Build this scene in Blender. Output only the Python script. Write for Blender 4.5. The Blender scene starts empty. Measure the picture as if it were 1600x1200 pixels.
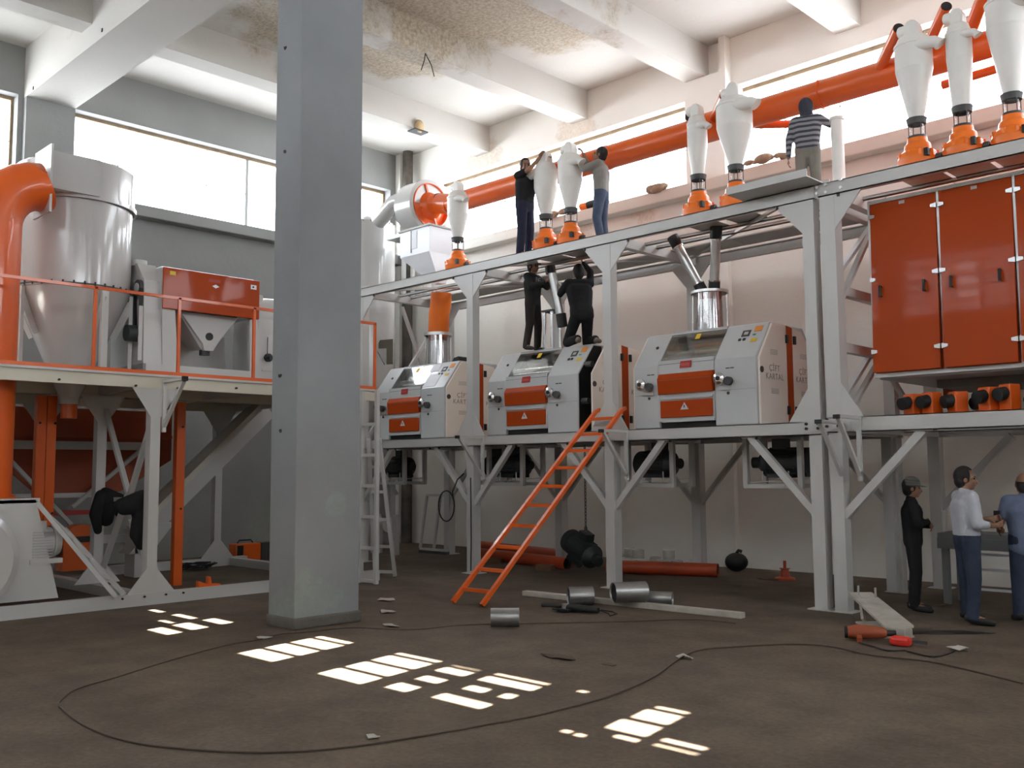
import bpy, math, random
from mathutils import Vector, Matrix
random.seed(7)
R = math.radians
SC = bpy.context.scene
COL = SC.collection

# ------------------------------------------------------------------ camera
cam_data = bpy.data.cameras.new('camera')
cam = bpy.data.objects.new('camera', cam_data)
COL.objects.link(cam)
cam_data.sensor_width = 36.0
cam_data.lens = 1489.9 * 36.0 / 1600.0
cam_data.clip_end = 300
def camera_matrix(yaw, pitch, roll, loc):
    cy, sy, cp, sp = math.cos(yaw), math.sin(yaw), math.cos(pitch), math.sin(pitch)
    f = Vector((sy*cp, cy*cp, sp)); rt = Vector((cy, -sy, 0)); up = rt.cross(f)
    c, s = math.cos(roll), math.sin(roll)
    r2 = c*rt + s*up; u2 = -s*rt + c*up
    m = Matrix((r2, u2, -f)).transposed().to_4x4()
    m.translation = Vector(loc)
    return m
cam.matrix_world = camera_matrix(R(-44.490), R(5.147), R(-0.3847), (0, 0, 1.78))
SC.camera = cam

# ------------------------------------------------------------------ light
SC.view_settings.view_transform = 'Standard'
SC.view_settings.look = 'None'
SC.view_settings.gamma = 1
SC.view_settings.use_curve_mapping = False
SC.view_settings.exposure = 0.48
SC.cycles.use_denoising = True
SC.cycles.max_bounces = 10
SC.cycles.diffuse_bounces = 6
SC.cycles.transparent_max_bounces = 16
SC.cycles.sample_clamp_indirect = 40.0
SC.cycles.caustics_reflective = False
SC.cycles.caustics_refractive = False
world = bpy.data.worlds.new('overcast_bright_sky')
SC.world = world
world.use_nodes = True
bg = world.node_tree.nodes['Background']
bg.inputs[0].default_value = (0.88, 0.94, 1.0, 1)
bg.inputs[1].default_value = SKY = 11.0
sun_data = bpy.data.lights.new('sun', 'SUN')
sun_data.energy = 110.0
sun_data.angle = R(0.27)
sun_data.color = (1.0, 0.96, 0.88)
sun = bpy.data.objects.new('sun', sun_data)
COL.objects.link(sun)
SUN_DIR = Vector((-0.198, 0.99, -1.0)).normalized()
sun.rotation_euler = SUN_DIR.to_track_quat('-Z', 'Y').to_euler()
sun.location = (4, -20, 20)

# ------------------------------------------------------------------ mesh helpers
class MB:
    """collects shapes; build() links them as one mesh object"""
    def __init__(s): s.v = []; s.f = []; s.sm = []
    def add(s, vs, fs, smooth=False):
        b = len(s.v); s.v += [tuple(p) for p in vs]
        for f in fs: s.f.append([i+b for i in f]); s.sm.append(smooth)
        return s
    def box(s, a, b):
        x0, y0, z0 = (min(a[i], b[i]) for i in range(3)); x1, y1, z1 = (max(a[i], b[i]) for i in range(3))
        return s.add([(x0,y0,z0),(x1,y0,z0),(x1,y1,z0),(x0,y1,z0),(x0,y0,z1),(x1,y0,z1),(x1,y1,z1),(x0,y1,z1)],
                     [(0,3,2,1),(4,5,6,7),(0,1,5,4),(1,2,6,5),(2,3,7,6),(3,0,4,7)])
    def cbox(s, c, d): return s.box([c[i]-d[i]/2 for i in range(3)], [c[i]+d[i]/2 for i in range(3)])
    def bar(s, p, q, w, h, up=(0,0,1)):
        """rectangular bar from p to q, w sideways, h along up"""
        p = Vector(p); q = Vector(q); d = (q-p).normalized(); u = Vector(up)
        if abs(d.dot(u)) > 0.99: u = Vector((1,0,0))
        sd = d.cross(u).normalized(); u = sd.cross(d).normalized()
        a, b = sd*w/2, u*h/2
        return s.add([p-a-b, p+a-b, p+a+b, p-a+b, q-a-b, q+a-b, q+a+b, q-a+b],
                     [(0,1,2,3),(7,6,5,4),(0,4,5,1),(1,5,6,2),(2,6,7,3),(3,7,4,0)])
    def cyl(s, p, q, r0, r1=None, n=20, caps=(1,1)):
        r1 = r0 if r1 is None else r1
        p = Vector(p); q = Vector(q); d = (q-p).normalized()
        u = d.orthogonal().normalized(); w = d.cross(u)
        cs = [(math.cos(2*math.pi*i/n), math.sin(2*math.pi*i/n)) for i in range(n)]
        A = [p+(u*c+w*t)*r0 for c, t in cs]; B = [q+(u*c+w*t)*r1 for c, t in cs]
        s.add(A+B, [(i, (i+1) % n, n+(i+1) % n, n+i) for i in range(n)], True)
        if caps[0]: s.add(A, [tuple(reversed(range(n)))])
        if caps[1]: s.add(B, [tuple(range(n))])
        return s
    def pipe(s, pts, r, n=14, caps=True):
        """smooth tube along points; r a number or one per point"""
        pts = [Vector(p) for p in pts]; rs = r if isinstance(r, (list, tuple)) else [r]*len(pts)
        u = None; rings = []
        for i, p in enumerate(pts):
            a = pts[max(i-1, 0)]; b = pts[min(i+1, len(pts)-1)]; d = (b-a).normalized()
            u = d.orthogonal().normalized() if u is None else (u - d*u.dot(d)).normalized()
            w = d.cross(u)
            rings.append([p+(u*math.cos(2*math.pi*k/n)+w*math.sin(2*math.pi*k/n))*rs[i] for k in range(n)])
        vs = [v for ring in rings for v in ring]
        fs = [(i*n+k, i*n+(k+1) % n, (i+1)*n+(k+1) % n, (i+1)*n+k) for i in range(len(pts)-1) for k in range(n)]
        s.add(vs, fs, True)
        if caps: s.add(rings[0], [tuple(reversed(range(n)))]); s.add(rings[-1], [tuple(range(n))])
        return s
    def lathe(s, prof, c=(0,0,0), n=28, axis='z', sharp=True):
        """prof: (radius, height) list from bottom to top"""
        def pt(r, h, a):
            x, y = r*math.cos(a), r*math.sin(a)
            return {'z': (c[0]+x, c[1]+y, c[2]+h), 'x': (c[0]+h, c[1]+x, c[2]+y), 'y': (c[0]+y, c[1]+h, c[2]+x)}[axis]
        for (r0, h0), (r1, h1) in zip(prof[:-1], prof[1:]):
            A = [pt(r0, h0, 2*math.pi*i/n) for i in range(n)]; B = [pt(r1, h1, 2*math.pi*i/n) for i in range(n)]
            s.add(A+B, [(i, (i+1) % n, n+(i+1) % n, n+i) for i in range(n)], True)
        return s
    def prism(s, poly, a, b, plane='xz'):
        """poly of 2-D points extruded from a to b along the missing axis"""
        n = len(poly)
        def P(p, t):
            return {'xz': (p[0], t, p[1]), 'yz': (t, p[0], p[1]), 'xy': (p[0], p[1], t)}[plane]
        vs = [P(p, a) for p in poly]+[P(p, b) for p in poly]
        return s.add(vs, [tuple(range(n)), tuple(reversed(range(n, 2*n)))]+[(i, n+i, n+(i+1) % n, (i+1) % n) for i in range(n)])
    def ball(s, c, r, n=12, m=8, sc=(1,1,1)):
        vs = []; fs = []
        for j in range(m+1):
            t = math.pi*j/m
            for i in range(n):
                a = 2*math.pi*i/n
                vs.append((c[0]+r*sc[0]*math.sin(t)*math.cos(a), c[1]+r*sc[1]*math.sin(t)*math.sin(a), c[2]-r*sc[2]*math.cos(t)))
        for j in range(m):
            for i in range(n): fs.append((j*n+i, j*n+(i+1) % n, (j+1)*n+(i+1) % n, (j+1)*n+i))
        return s.add(vs, fs, True)
    def capsule(s, p, q, r0, r1, n=12, sc=None):
        """closed tapered capsule (for remeshed bodies)"""
        p = Vector(p); q = Vector(q); d = q-p; L = d.length
        d = d.normalized() if L > 1e-6 else Vector((0,0,1))
        u = Vector(sc).cross(d) if sc else d.orthogonal()
        u = u.normalized(); w = d.cross(u)
        rings = []
        for k in range(1, 5): t = math.pi/2*k/4; rings.append((-math.cos(t)*r0, math.sin(t)*r0))
        for k in range(0, 4): t = math.pi/2*k/4; rings.append((L+math.sin(t)*r1, math.cos(t)*r1))
        vs = [p-d*r0]; 
        for h, r in rings: vs += [p+d*h+(u*math.cos(2*math.pi*i/n)+w*math.sin(2*math.pi*i/n))*r for i in range(n)]
        vs.append(q+d*r1); fs = []
        for i in range(n): fs.append((0, 1+(i+1) % n, 1+i))
        for k in range(len(rings)-1):
            for i in range(n): fs.append((1+k*n+i, 1+k*n+(i+1) % n, 1+(k+1)*n+(i+1) % n, 1+(k+1)*n+i))
        b = 1+(len(rings)-1)*n
        for i in range(n): fs.append((b+i, b+(i+1) % n, len(vs)-1))
        return s.add(vs, fs, True)
    def xform(s, m):
        s.v = [tuple(m @ Vector(p)) for p in s.v]; return s
    def mesh(s, name, mat):
        me = bpy.data.meshes.new(name)
        me.from_pydata(s.v, [], s.f)
        me.polygons.foreach_set('use_smooth', s.sm)
        if mat: me.materials.append(mat)
        me.update()
        return me
    def build(s, name, mat, parent=None, world=True):
        o = bpy.data.objects.new(name, None)
        if parent is not None and world:
            t = root_of(parent); off = Vector(t.location)
            s.v = [(p[0]-off.x, p[1]-off.y, p[2]-off.z) for p in s.v]
        bpy.data.objects.remove(o)
        o = bpy.data.objects.new(name, s.mesh(name, mat))
        COL.objects.link(o)
        if parent is not None: o.parent = parent
        return o
def root_of(o):
    while o.parent is not None: o = o.parent
    return o
def tag(o, label, cat, group=None):
    o['label'] = label; o['category'] = cat
    if group: o['group'] = group
    return o
def thing(name, label, cat, loc=(0,0,0), rz=0, group=None):
    o = bpy.data.objects.new(name, None); COL.objects.link(o)
    o.empty_display_size = 0.2
    o.location = loc; o.rotation_euler = (0, 0, rz)
    return tag(o, label, cat, group)
def struct(o): o['kind'] = 'structure'; return o
def copy_tree(o, parent=None):
    c = o.copy(); COL.objects.link(c); c.parent = parent
    for ch in list(o.children): copy_tree(ch, c)
    return c
def bevel(o, w, seg=2):
    m = o.modifiers.new('bevel', 'BEVEL'); m.width = w; m.segments = seg; m.limit_method = 'ANGLE'; m.angle_limit = R(40)
    return o
def solidify(o, t):
    m = o.modifiers.new('thickness', 'SOLIDIFY'); m.thickness = t; m.offset = 0
    return o

# ------------------------------------------------------------------ materials
def srgb(r, g, b):
    f = lambda c: (c/255/12.92) if c/255 <= 0.04045 else ((c/255+0.055)/1.055)**2.4
    return (f(r), f(g), f(b), 1)
MATS = {}
def mat(name, col, rough=0.5, metal=0.0, var=0.0, scale=3.0, bump=0.0, bscale=60.0, spec=0.5, col2=None, coat=0.0):
    """procedural surface: base colour varied towards col2 by noise, fine bump"""
    if name in MATS: return MATS[name]
    m = bpy.data.materials.new(name); m.use_nodes = True; MATS[name] = m
    nt = m.node_tree; b = nt.nodes['Principled BSDF']
    b.inputs['Base Color'].default_value = col; b.inputs['Roughness'].default_value = rough
    b.inputs['Metallic'].default_value = metal; b.inputs['Specular IOR Level'].default_value = spec
    if coat: b.inputs['Coat Weight'].default_value = coat; b.inputs['Coat Roughness'].default_value = 0.05
    tc = nt.nodes.new('ShaderNodeTexCoord')
    if var:
        n = nt.nodes.new('ShaderNodeTexNoise'); n.inputs['Scale'].default_value = scale; n.inputs['Detail'].default_value = 6
        nt.links.new(tc.outputs['Object'], n.inputs['Vector'])
        mr = nt.nodes.new('ShaderNodeMapRange'); mr.inputs['From Min'].default_value = 0.35; mr.inputs['From Max'].default_value = 0.7
        mr.inputs['To Max'].default_value = var
        nt.links.new(n.outputs['Fac'], mr.inputs['Value'])
        mx = nt.nodes.new('ShaderNodeMix'); mx.data_type = 'RGBA'
        mx.inputs[6].default_value = col; mx.inputs[7].default_value = col2 or tuple(c*0.55 for c in col[:3])+(1,)
        nt.links.new(mr.outputs[0], mx.inputs[0]); nt.links.new(mx.outputs[2], b.inputs['Base Color'])
    if bump:
        n2 = nt.nodes.new('ShaderNodeTexNoise'); n2.inputs['Scale'].default_value = bscale; n2.inputs['Detail'].default_value = 4
        nt.links.new(tc.outputs['Object'], n2.inputs['Vector'])
        bp = nt.nodes.new('ShaderNodeBump'); bp.inputs['Strength'].default_value = bump; bp.inputs['Distance'].default_value = 0.02
        nt.links.new(n2.outputs['Fac'], bp.inputs['Height']); nt.links.new(bp.outputs[0], b.inputs['Normal'])
    return m
def clear_glass(name, tint=(1,1,1,1), gloss=0.06):
    if name in MATS: return MATS[name]
    m = bpy.data.materials.new(name); m.use_nodes = True; MATS[name] = m
    nt = m.node_tree; nt.nodes.remove(nt.nodes['Principled BSDF'])
    t = nt.nodes.new('ShaderNodeBsdfTransparent'); t.inputs[0].default_value = tint
    g = nt.nodes.new('ShaderNodeBsdfGlossy'); g.inputs['Roughness'].default_value = 0.05
    x = nt.nodes.new('ShaderNodeMixShader'); x.inputs[0].default_value = gloss
    nt.links.new(t.outputs[0], x.inputs[1]); nt.links.new(g.outputs[0], x.inputs[2])
    nt.links.new(x.outputs[0], nt.nodes['Material Output'].inputs[0])
    return m
def milk_glass(name):
    """whitewashed window glass: scatters daylight, lets no image through"""
    m = bpy.data.materials.new(name); m.use_nodes = True; MATS[name] = m
    nt = m.node_tree; nt.nodes.remove(nt.nodes['Principled BSDF'])
    t = nt.nodes.new('ShaderNodeBsdfTranslucent'); t.inputs[0].default_value = (0.40, 0.415, 0.44, 1)
    g = nt.nodes.new('ShaderNodeBsdfDiffuse'); g.inputs[0].default_value = (0.5, 0.5, 0.5, 1)
    x = nt.nodes.new('ShaderNodeMixShader'); x.inputs[0].default_value = 0.15
    nt.links.new(t.outputs[0], x.inputs[1]); nt.links.new(g.outputs[0], x.inputs[2])
    nt.links.new(x.outputs[0], nt.nodes['Material Output'].inputs[0])
    return m
WHITE = mat('white_paint', (0.53, 0.525, 0.51, 1), 0.33, var=0.18, scale=2.2, col2=(0.46, 0.445, 0.41, 1), bump=0.03, bscale=25)
WHITEG = mat('gloss_white_paint', (0.50, 0.49, 0.475, 1), 0.18, var=0.10, scale=1.5, col2=(0.43, 0.41, 0.39, 1), coat=0.4)
MILLW = mat('mill_white_enamel', (0.53, 0.54, 0.545, 1), 0.28, var=0.05, scale=2, coat=0.2)
MILLC = mat('mill_cream_enamel', (0.86, 0.78, 0.70, 1), 0.3, var=0.05, scale=2, coat=0.2)
ORANGE = mat('orange_paint', (0.72, 0.115, 0.010, 1), 0.35, var=0.22, scale=2.5, col2=(0.62, 0.075, 0.01, 1), coat=0.3)
ORANGED = mat('orange_door_enamel', (0.40, 0.052, 0.005, 1), 0.5, var=0.12, scale=1.5, col2=(0.34, 0.043, 0.004, 1), spec=0.1, coat=0.2)
ORANGEC = mat('orange_cast_enamel', (0.90, 0.19, 0.015, 1), 0.35, var=0.1, scale=8, bump=0.05, bscale=40)
RUSTO = mat('dusty_orange_sheet', (0.36, 0.062, 0.016, 1), 0.5, var=0.4, scale=3, col2=(0.22, 0.05, 0.02, 1))
GALV = mat('galvanised_steel', (0.62, 0.62, 0.61, 1), 0.32, metal=0.9, var=0.3, scale=9, col2=(0.45, 0.45, 0.44, 1))
STEEL = mat('polished_steel', (0.72, 0.72, 0.72, 1), 0.2, metal=1.0, var=0.2, scale=14)
DARKM = mat('dark_motor_enamel', (0.018, 0.022, 0.024, 1), 0.45, var=0.3, scale=12, col2=(0.035, 0.04, 0.04, 1))
BLACK = mat('black_rubber', (0.012, 0.012, 0.012, 1), 0.6)
DARK = mat('dark_grey_metal', (0.06, 0.06, 0.06, 1), 0.5, var=0.3, scale=10)
DECKG = mat('grey_deck_sheet', (0.42, 0.42, 0.40, 1), 0.5, var=0.35, scale=4, col2=(0.3, 0.29, 0.27, 1))
BOLT = mat('black_bolt_steel', (0.03, 0.03, 0.03, 1), 0.4, metal=0.6)
GLASS = clear_glass('clear_window_glass')
# ================================================================== the room
def stain_mat(name, base, stain, spots, nscale=1.1, rough=0.85, amount=1.0, fine=0.25):
    """plaster with peeled, water-stained areas: spots = (x, y, z, radius) of the patches"""
    m = bpy.data.materials.new(name); m.use_nodes = True; MATS[name] = m
    nt = m.node_tree; N = nt.nodes.new; L = nt.links.new; b = nt.nodes['Principled BSDF']
    b.inputs['Roughness'].default_value = rough; b.inputs['Specular IOR Level'].default_value = 0.25
    tc = N('ShaderNodeTexCoord')
    n1 = N('ShaderNodeTexNoise'); n1.inputs['Scale'].default_value = nscale; n1.inputs['Detail'].default_value = 8; n1.inputs['Roughness'].default_value = 0.62
    n2 = N('ShaderNodeTexNoise'); n2.inputs['Scale'].default_value = 7; n2.inputs['Detail'].default_value = 8; n2.inputs['Roughness'].default_value = 0.7
    L(tc.outputs['Object'], n1.inputs['Vector']); L(tc.outputs['Object'], n2.inputs['Vector'])
    total = None
    for sx, sy, sz, rad in spots:
        mp = N('ShaderNodeVectorMath'); mp.operation = 'DISTANCE'; mp.inputs[1].default_value = (sx, sy, sz)
        L(tc.outputs['Object'], mp.inputs[0])
        mr = N('ShaderNodeMapRange'); mr.inputs['From Min'].default_value = rad*1.25; mr.inputs['From Max'].default_value = rad*0.35
        L(mp.outputs['Value'], mr.inputs['Value'])
        if total is None: total = mr.outputs[0]
        else:
            mx = N('ShaderNodeMath'); mx.operation = 'MAXIMUM'; L(total, mx.inputs[0]); L(mr.outputs[0], mx.inputs[1]); total = mx.outputs[0]
    c1 = N('ShaderNodeMapRange'); c1.inputs['From Min'].default_value = 0.40; c1.inputs['From Max'].default_value = 0.56
    L(n1.outputs['Fac'], c1.inputs['Value'])
    if total is None:
        fac = c1.outputs[0]
    else:
        ad = N('ShaderNodeMath'); ad.operation = 'MULTIPLY_ADD'; ad.inputs[1].default_value = 0.62
        L(total, ad.inputs[0]); L(n1.outputs['Fac'], ad.inputs[2])
        c2 = N('ShaderNodeMapRange'); c2.inputs['From Min'].default_value = 0.74; c2.inputs['From Max'].default_value = 0.92
        L(ad.outputs[0], c2.inputs['Value']); fac = c2.outputs[0]
    cr = N('ShaderNodeMix'); cr.data_type = 'RGBA'; cr.inputs[6].default_value = stain; cr.inputs[7].default_value = tuple(min(1, c*2.6) for c in stain[:3])+(1,)
    L(n2.outputs['Fac'], cr.inputs[0])
    n4 = N('ShaderNodeTexNoise'); n4.inputs['Scale'].default_value = 16; n4.inputs['Detail'].default_value = 8; n4.inputs['Roughness'].default_value = 0.75
    L(tc.outputs['Object'], n4.inputs['Vector'])
    br = N('ShaderNodeMapRange'); br.inputs['From Min'].default_value = 0.38; br.inputs['From Max'].default_value = 0.62; br.inputs['To Min'].default_value = 0.25
    L(n4.outputs['Fac'], br.inputs['Value'])
    am0 = N('ShaderNodeMath'); am0.operation = 'MULTIPLY'; L(fac, am0.inputs[0]); L(br.outputs[0], am0.inputs[1])
    am = N('ShaderNodeMath'); am.operation = 'MULTIPLY'; am.inputs[1].default_value = amount; L(am0.outputs[0], am.inputs[0])
    mx = N('ShaderNodeMix'); mx.data_type = 'RGBA'; mx.inputs[6].default_value = base
    L(am.outputs[0], mx.inputs[0]); L(cr.outputs[2], mx.inputs[7])
    # faint overall mottling
    n3 = N('ShaderNodeTexNoise'); n3.inputs['Scale'].default_value = 0.6; n3.inputs['Detail'].default_value = 5
    L(tc.outputs['Object'], n3.inputs['Vector'])
    mo = N('ShaderNodeMix'); mo.data_type = 'RGBA'; mo.blend_type = 'MULTIPLY'
    mo.inputs[0].default_value = fine
    L(mx.outputs[2], mo.inputs[6]); L(n3.outputs['Fac'], mo.inputs[7]); L(mo.outputs[2], b.inputs['Base Color'])
    bp = N('ShaderNodeBump'); bp.inputs['Strength'].default_value = 0.25; bp.inputs['Distance'].default_value = 0.03
    L(n2.outputs['Fac'], bp.inputs['Height']); L(bp.outputs[0], b.inputs['Normal'])
    return m
ZC = 9.87
CEILM = stain_mat('ceiling_plaster', (0.60, 0.575, 0.535, 1), (0.19, 0.14, 0.075, 1),
    [(-11.2, 9.3, ZC, 2.2), (-11.2, 12.2, ZC, 1.7), (-11.5, 10.8, ZC, 1.9), (-14.4, 9.4, ZC, 1.5), (-14.2, 11.2, ZC, 1.4), (-12.7, 10.6, 9.5, .9), (-15.6, 10.2, 9.5, .9),
     (-8.3, 11.0, ZC, 1.3), (-8.4, 9.2, ZC, 1.3), (-13.4, 7.9, ZC, 1.1), (-12.2, 8.0, ZC, 1.2), (-16.6, 5.4, ZC, .9), (-8.2, 7.6, ZC, 1.0)], nscale=1.3, fine=0.2, amount=0.9)
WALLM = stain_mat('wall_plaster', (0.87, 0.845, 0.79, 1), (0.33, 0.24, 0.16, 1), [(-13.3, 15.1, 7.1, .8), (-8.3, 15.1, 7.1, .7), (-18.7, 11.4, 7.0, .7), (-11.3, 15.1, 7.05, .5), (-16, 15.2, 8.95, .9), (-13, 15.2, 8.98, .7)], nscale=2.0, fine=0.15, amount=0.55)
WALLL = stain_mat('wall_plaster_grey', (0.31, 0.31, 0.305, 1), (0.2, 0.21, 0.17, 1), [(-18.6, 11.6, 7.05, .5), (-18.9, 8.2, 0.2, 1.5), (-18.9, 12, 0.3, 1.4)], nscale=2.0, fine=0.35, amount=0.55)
PILM = stain_mat('pillar_plaster', (0.30, 0.31, 0.325, 1), (0.2, 0.26, 0.2, 1), [(-9.4, 6.3, 0.2, .5), (-9.7, 6.0, 0.0, .4), (-9.4, 6.6, 1.4, .2)], nscale=3.0, fine=0.45, amount=0.4)
FRAMEM = mat('weathered_window_frame', (0.20, 0.135, 0.08, 1), 0.7, var=0.5, scale=6, col2=(0.36, 0.27, 0.16, 1))
MULL = mat('grey_mullion_steel', (0.35, 0.35, 0.35, 1), 0.5)
MILK = milk_glass('whitewashed_glass')

X0, X1, Y0, Y1, TH = -18.9, 8.7, -2.3, 15.3, 0.4
ZS, ZL = 7.2, 8.93      # window sill and lintel heights

# floor -------------------------------------------------------------
def floor_mat():
    m = bpy.data.materials.new('dusty_concrete_floor'); m.use_nodes = True
    nt = m.node_tree; N = nt.nodes.new; L = nt.links.new; b = nt.nodes['Principled BSDF']
    b.inputs['Roughness'].default_value = 0.8; b.inputs['Specular IOR Level'].default_value = 0.3
    tc = N('ShaderNodeTexCoord')
    def noise(s, d=8, r=0.6):
        n = N('ShaderNodeTexNoise'); n.inputs['Scale'].default_value = s; n.inputs['Detail'].default_value = d; n.inputs['Roughness'].default_value = r
        L(tc.outputs['Object'], n.inputs['Vector']); return n.outputs['Fac']
    big, mid, fin = noise(0.35), noise(1.7), noise(22, 6, 0.7)
    r1 = N('ShaderNodeValToRGB'); r1.color_ramp.elements[0].position = 0.32; r1.color_ramp.elements[1].position = 0.68
    r1.color_ramp.elements[0].color = (0.108, 0.078, 0.054, 1); r1.color_ramp.elements[1].color = (0.165, 0.128, 0.097, 1)
    L(big, r1.inputs[0])
    r2 = N('ShaderNodeValToRGB'); r2.color_ramp.elements[0].position = 0.3; r2.color_ramp.elements[1].position = 0.72
    r2.color_ramp.elements[0].color = (0.62, 0.62, 0.62, 1); r2.color_ramp.elements[1].color = (1.15, 1.12, 1.08, 1)
    L(mid, r2.inputs[0])
    m1 = N('ShaderNodeMix'); m1.data_type = 'RGBA'; m1.blend_type = 'MULTIPLY'; m1.inputs[0].default_value = 1
    L(r1.outputs[0], m1.inputs[6]); L(r2.outputs[0], m1.inputs[7])
    r3 = N('ShaderNodeValToRGB'); r3.color_ramp.elements[0].position = 0.35; r3.color_ramp.elements[1].position = 0.7
    r3.color_ramp.elements[0].color = (0.7, 0.7, 0.7, 1); r3.color_ramp.elements[1].color = (1.2, 1.2, 1.2, 1)
    L(fin, r3.inputs[0])
    m2 = N('ShaderNodeMix'); m2.data_type = 'RGBA'; m2.blend_type = 'MULTIPLY'; m2.inputs[0].default_value = 0.8
    L(m1.outputs[2], m2.inputs[6]); L(r3.outputs[0], m2.inputs[7]); L(m2.outputs[2], b.inputs['Base Color'])
    bp = N('ShaderNodeBump'); bp.inputs['Strength'].default_value = 0.35; bp.inputs['Distance'].default_value = 0.02
    L(fin, bp.inputs['Height']); L(bp.outputs[0], b.inputs['Normal'])
    return m
FLOORM = floor_mat()
struct(MB().box((X0-TH, Y0-TH, -0.2), (X1+TH, Y1+TH, 0)).build('floor', FLOORM))

# ceiling: slab, ribs along Y, girder along X ----------------------------
ceil = struct(MB().box((X0-TH, Y0-TH, ZC), (X1+TH, Y1+TH, ZC+0.25)).build('ceiling', CEILM))
for k in range(9):
    xr = -15.95+3.02*k
    MB().box((xr-.23, 6.95, 9.25), (xr+.23, Y1, ZC)).build('rib', CEILM, ceil)
    MB().box((xr-.23, Y0, 9.25), (xr+.23, 6.05, ZC)).build('rib', CEILM, ceil)
MB().box((X0, 6.05, 8.88), (X1, 6.95, ZC)).build('girder', CEILM, ceil)
# pillars
def pillar(x):
    p = struct(MB().box((x-.275, 6.06, 0), (x+.275, 6.95, 8.88)).build('pillar', PILM))
    bevel(p, 0.012)
    bevel(MB().box((x-.295, 6.04, 0), (x+.295, 6.975, 0.13)).build('pillar_base', mat('grey_pillar_foot', (0.11, 0.098, 0.085, 1), 0.9, var=0.5, scale=5, col2=(0.2, 0.18, 0.155, 1), bump=0.3), p), 0.02)
    return p
P1 = pillar(-9.685)
pillar(-0.485)
# drill holes in the near pillar
for y_, z_ in ((6.05, 8.2), (6.05, 6.9), (6.05, 5.6), (6.05, 2.9), (6.05, 2.25)):
    MB().cyl((-9.75+random.uniform(-.05, .05), y_, z_), (-9.75, y_+.03, z_+.01), 0.022, n=8).build('drill_hole', BLACK, P1)

for x_, y_, z_ in ((-15.3, 6.05, 9.0), (-13.4, 6.05, 9.0), (-18.4, 6.05, 8.93)):
    MB().box((x_-.02, y_-.01, z_-.03), (x_+.02, y_+.02, z_+.03)).build('anchor_hole', BLACK, ceil)
# walls ----------------------------------------------------------------
def wall_x(name, y, out, spans, m):
    """wall in the plane Y=y (thickness towards out), windows in spans of X"""
    w = MB(); ya, yb = y, y+out*TH
    xs = X0-TH, X1+TH
    w.box((xs[0], ya, 0), (xs[1], yb, ZS)); w.box((xs[0], ya, ZL), (xs[1], yb, ZC))
    e = [xs[0]]+[v for sp in spans for v in sp]+[xs[1]]
    for i in range(0, len(e), 2): w.box((e[i], ya, ZS), (e[i+1], yb, ZL))
    return struct(w.build(name, m))
def wall_y(name, x, out, spans, m):
    w = MB(); xa, xb = x, x+out*TH
    ys = Y0, Y1
    w.box((xa, ys[0], 0), (xb, ys[1], ZS)); w.box((xa, ys[0], ZL), (xb, ys[1], ZC))
    e = [ys[0]]+[v for sp in spans for v in sp]+[ys[1]]
    for i in range(0, len(e), 2): w.box((xa, e[i], ZS), (xb, e[i+1], ZL))
    return struct(w.build(name, m))
RSP = [(-17.6, -10.15), (-9.3, -0.95), (0.0, 8.2)]
LSP = [(-1.8, 5.95), (7.0, 14.85)]
wr = wall_x('wall_right', Y1, 1, RSP, WALLM)
FSP = [(-7.19-.69*15, -7.19-.69*6), (-7.19-.69*5, -7.19+.69*9), (-7.19+.69*11, -7.19+.69*22)]
wf = wall_x('wall_front', Y0, -1, FSP, WALLM)
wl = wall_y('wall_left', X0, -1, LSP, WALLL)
we = wall_y('wall_end', X1, 1, LSP, WALLM)
# pilasters
for x in (-9.73, -0.485):
    MB().box((x-.43, Y1-.12, 0), (x+.43, Y1, 9.25)).build('pilaster', WALLM, wr)
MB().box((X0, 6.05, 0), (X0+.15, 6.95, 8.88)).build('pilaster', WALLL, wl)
MB().box((X0, Y1-.28, 0), (X0+.18, Y1, ZC)).build('pilaster', WALLM, wl)
MB().box((-9.33, Y1-.2, ZL-.1), (-9.2, Y1, ZC)).build('conduit', WALLM, wr)

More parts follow.
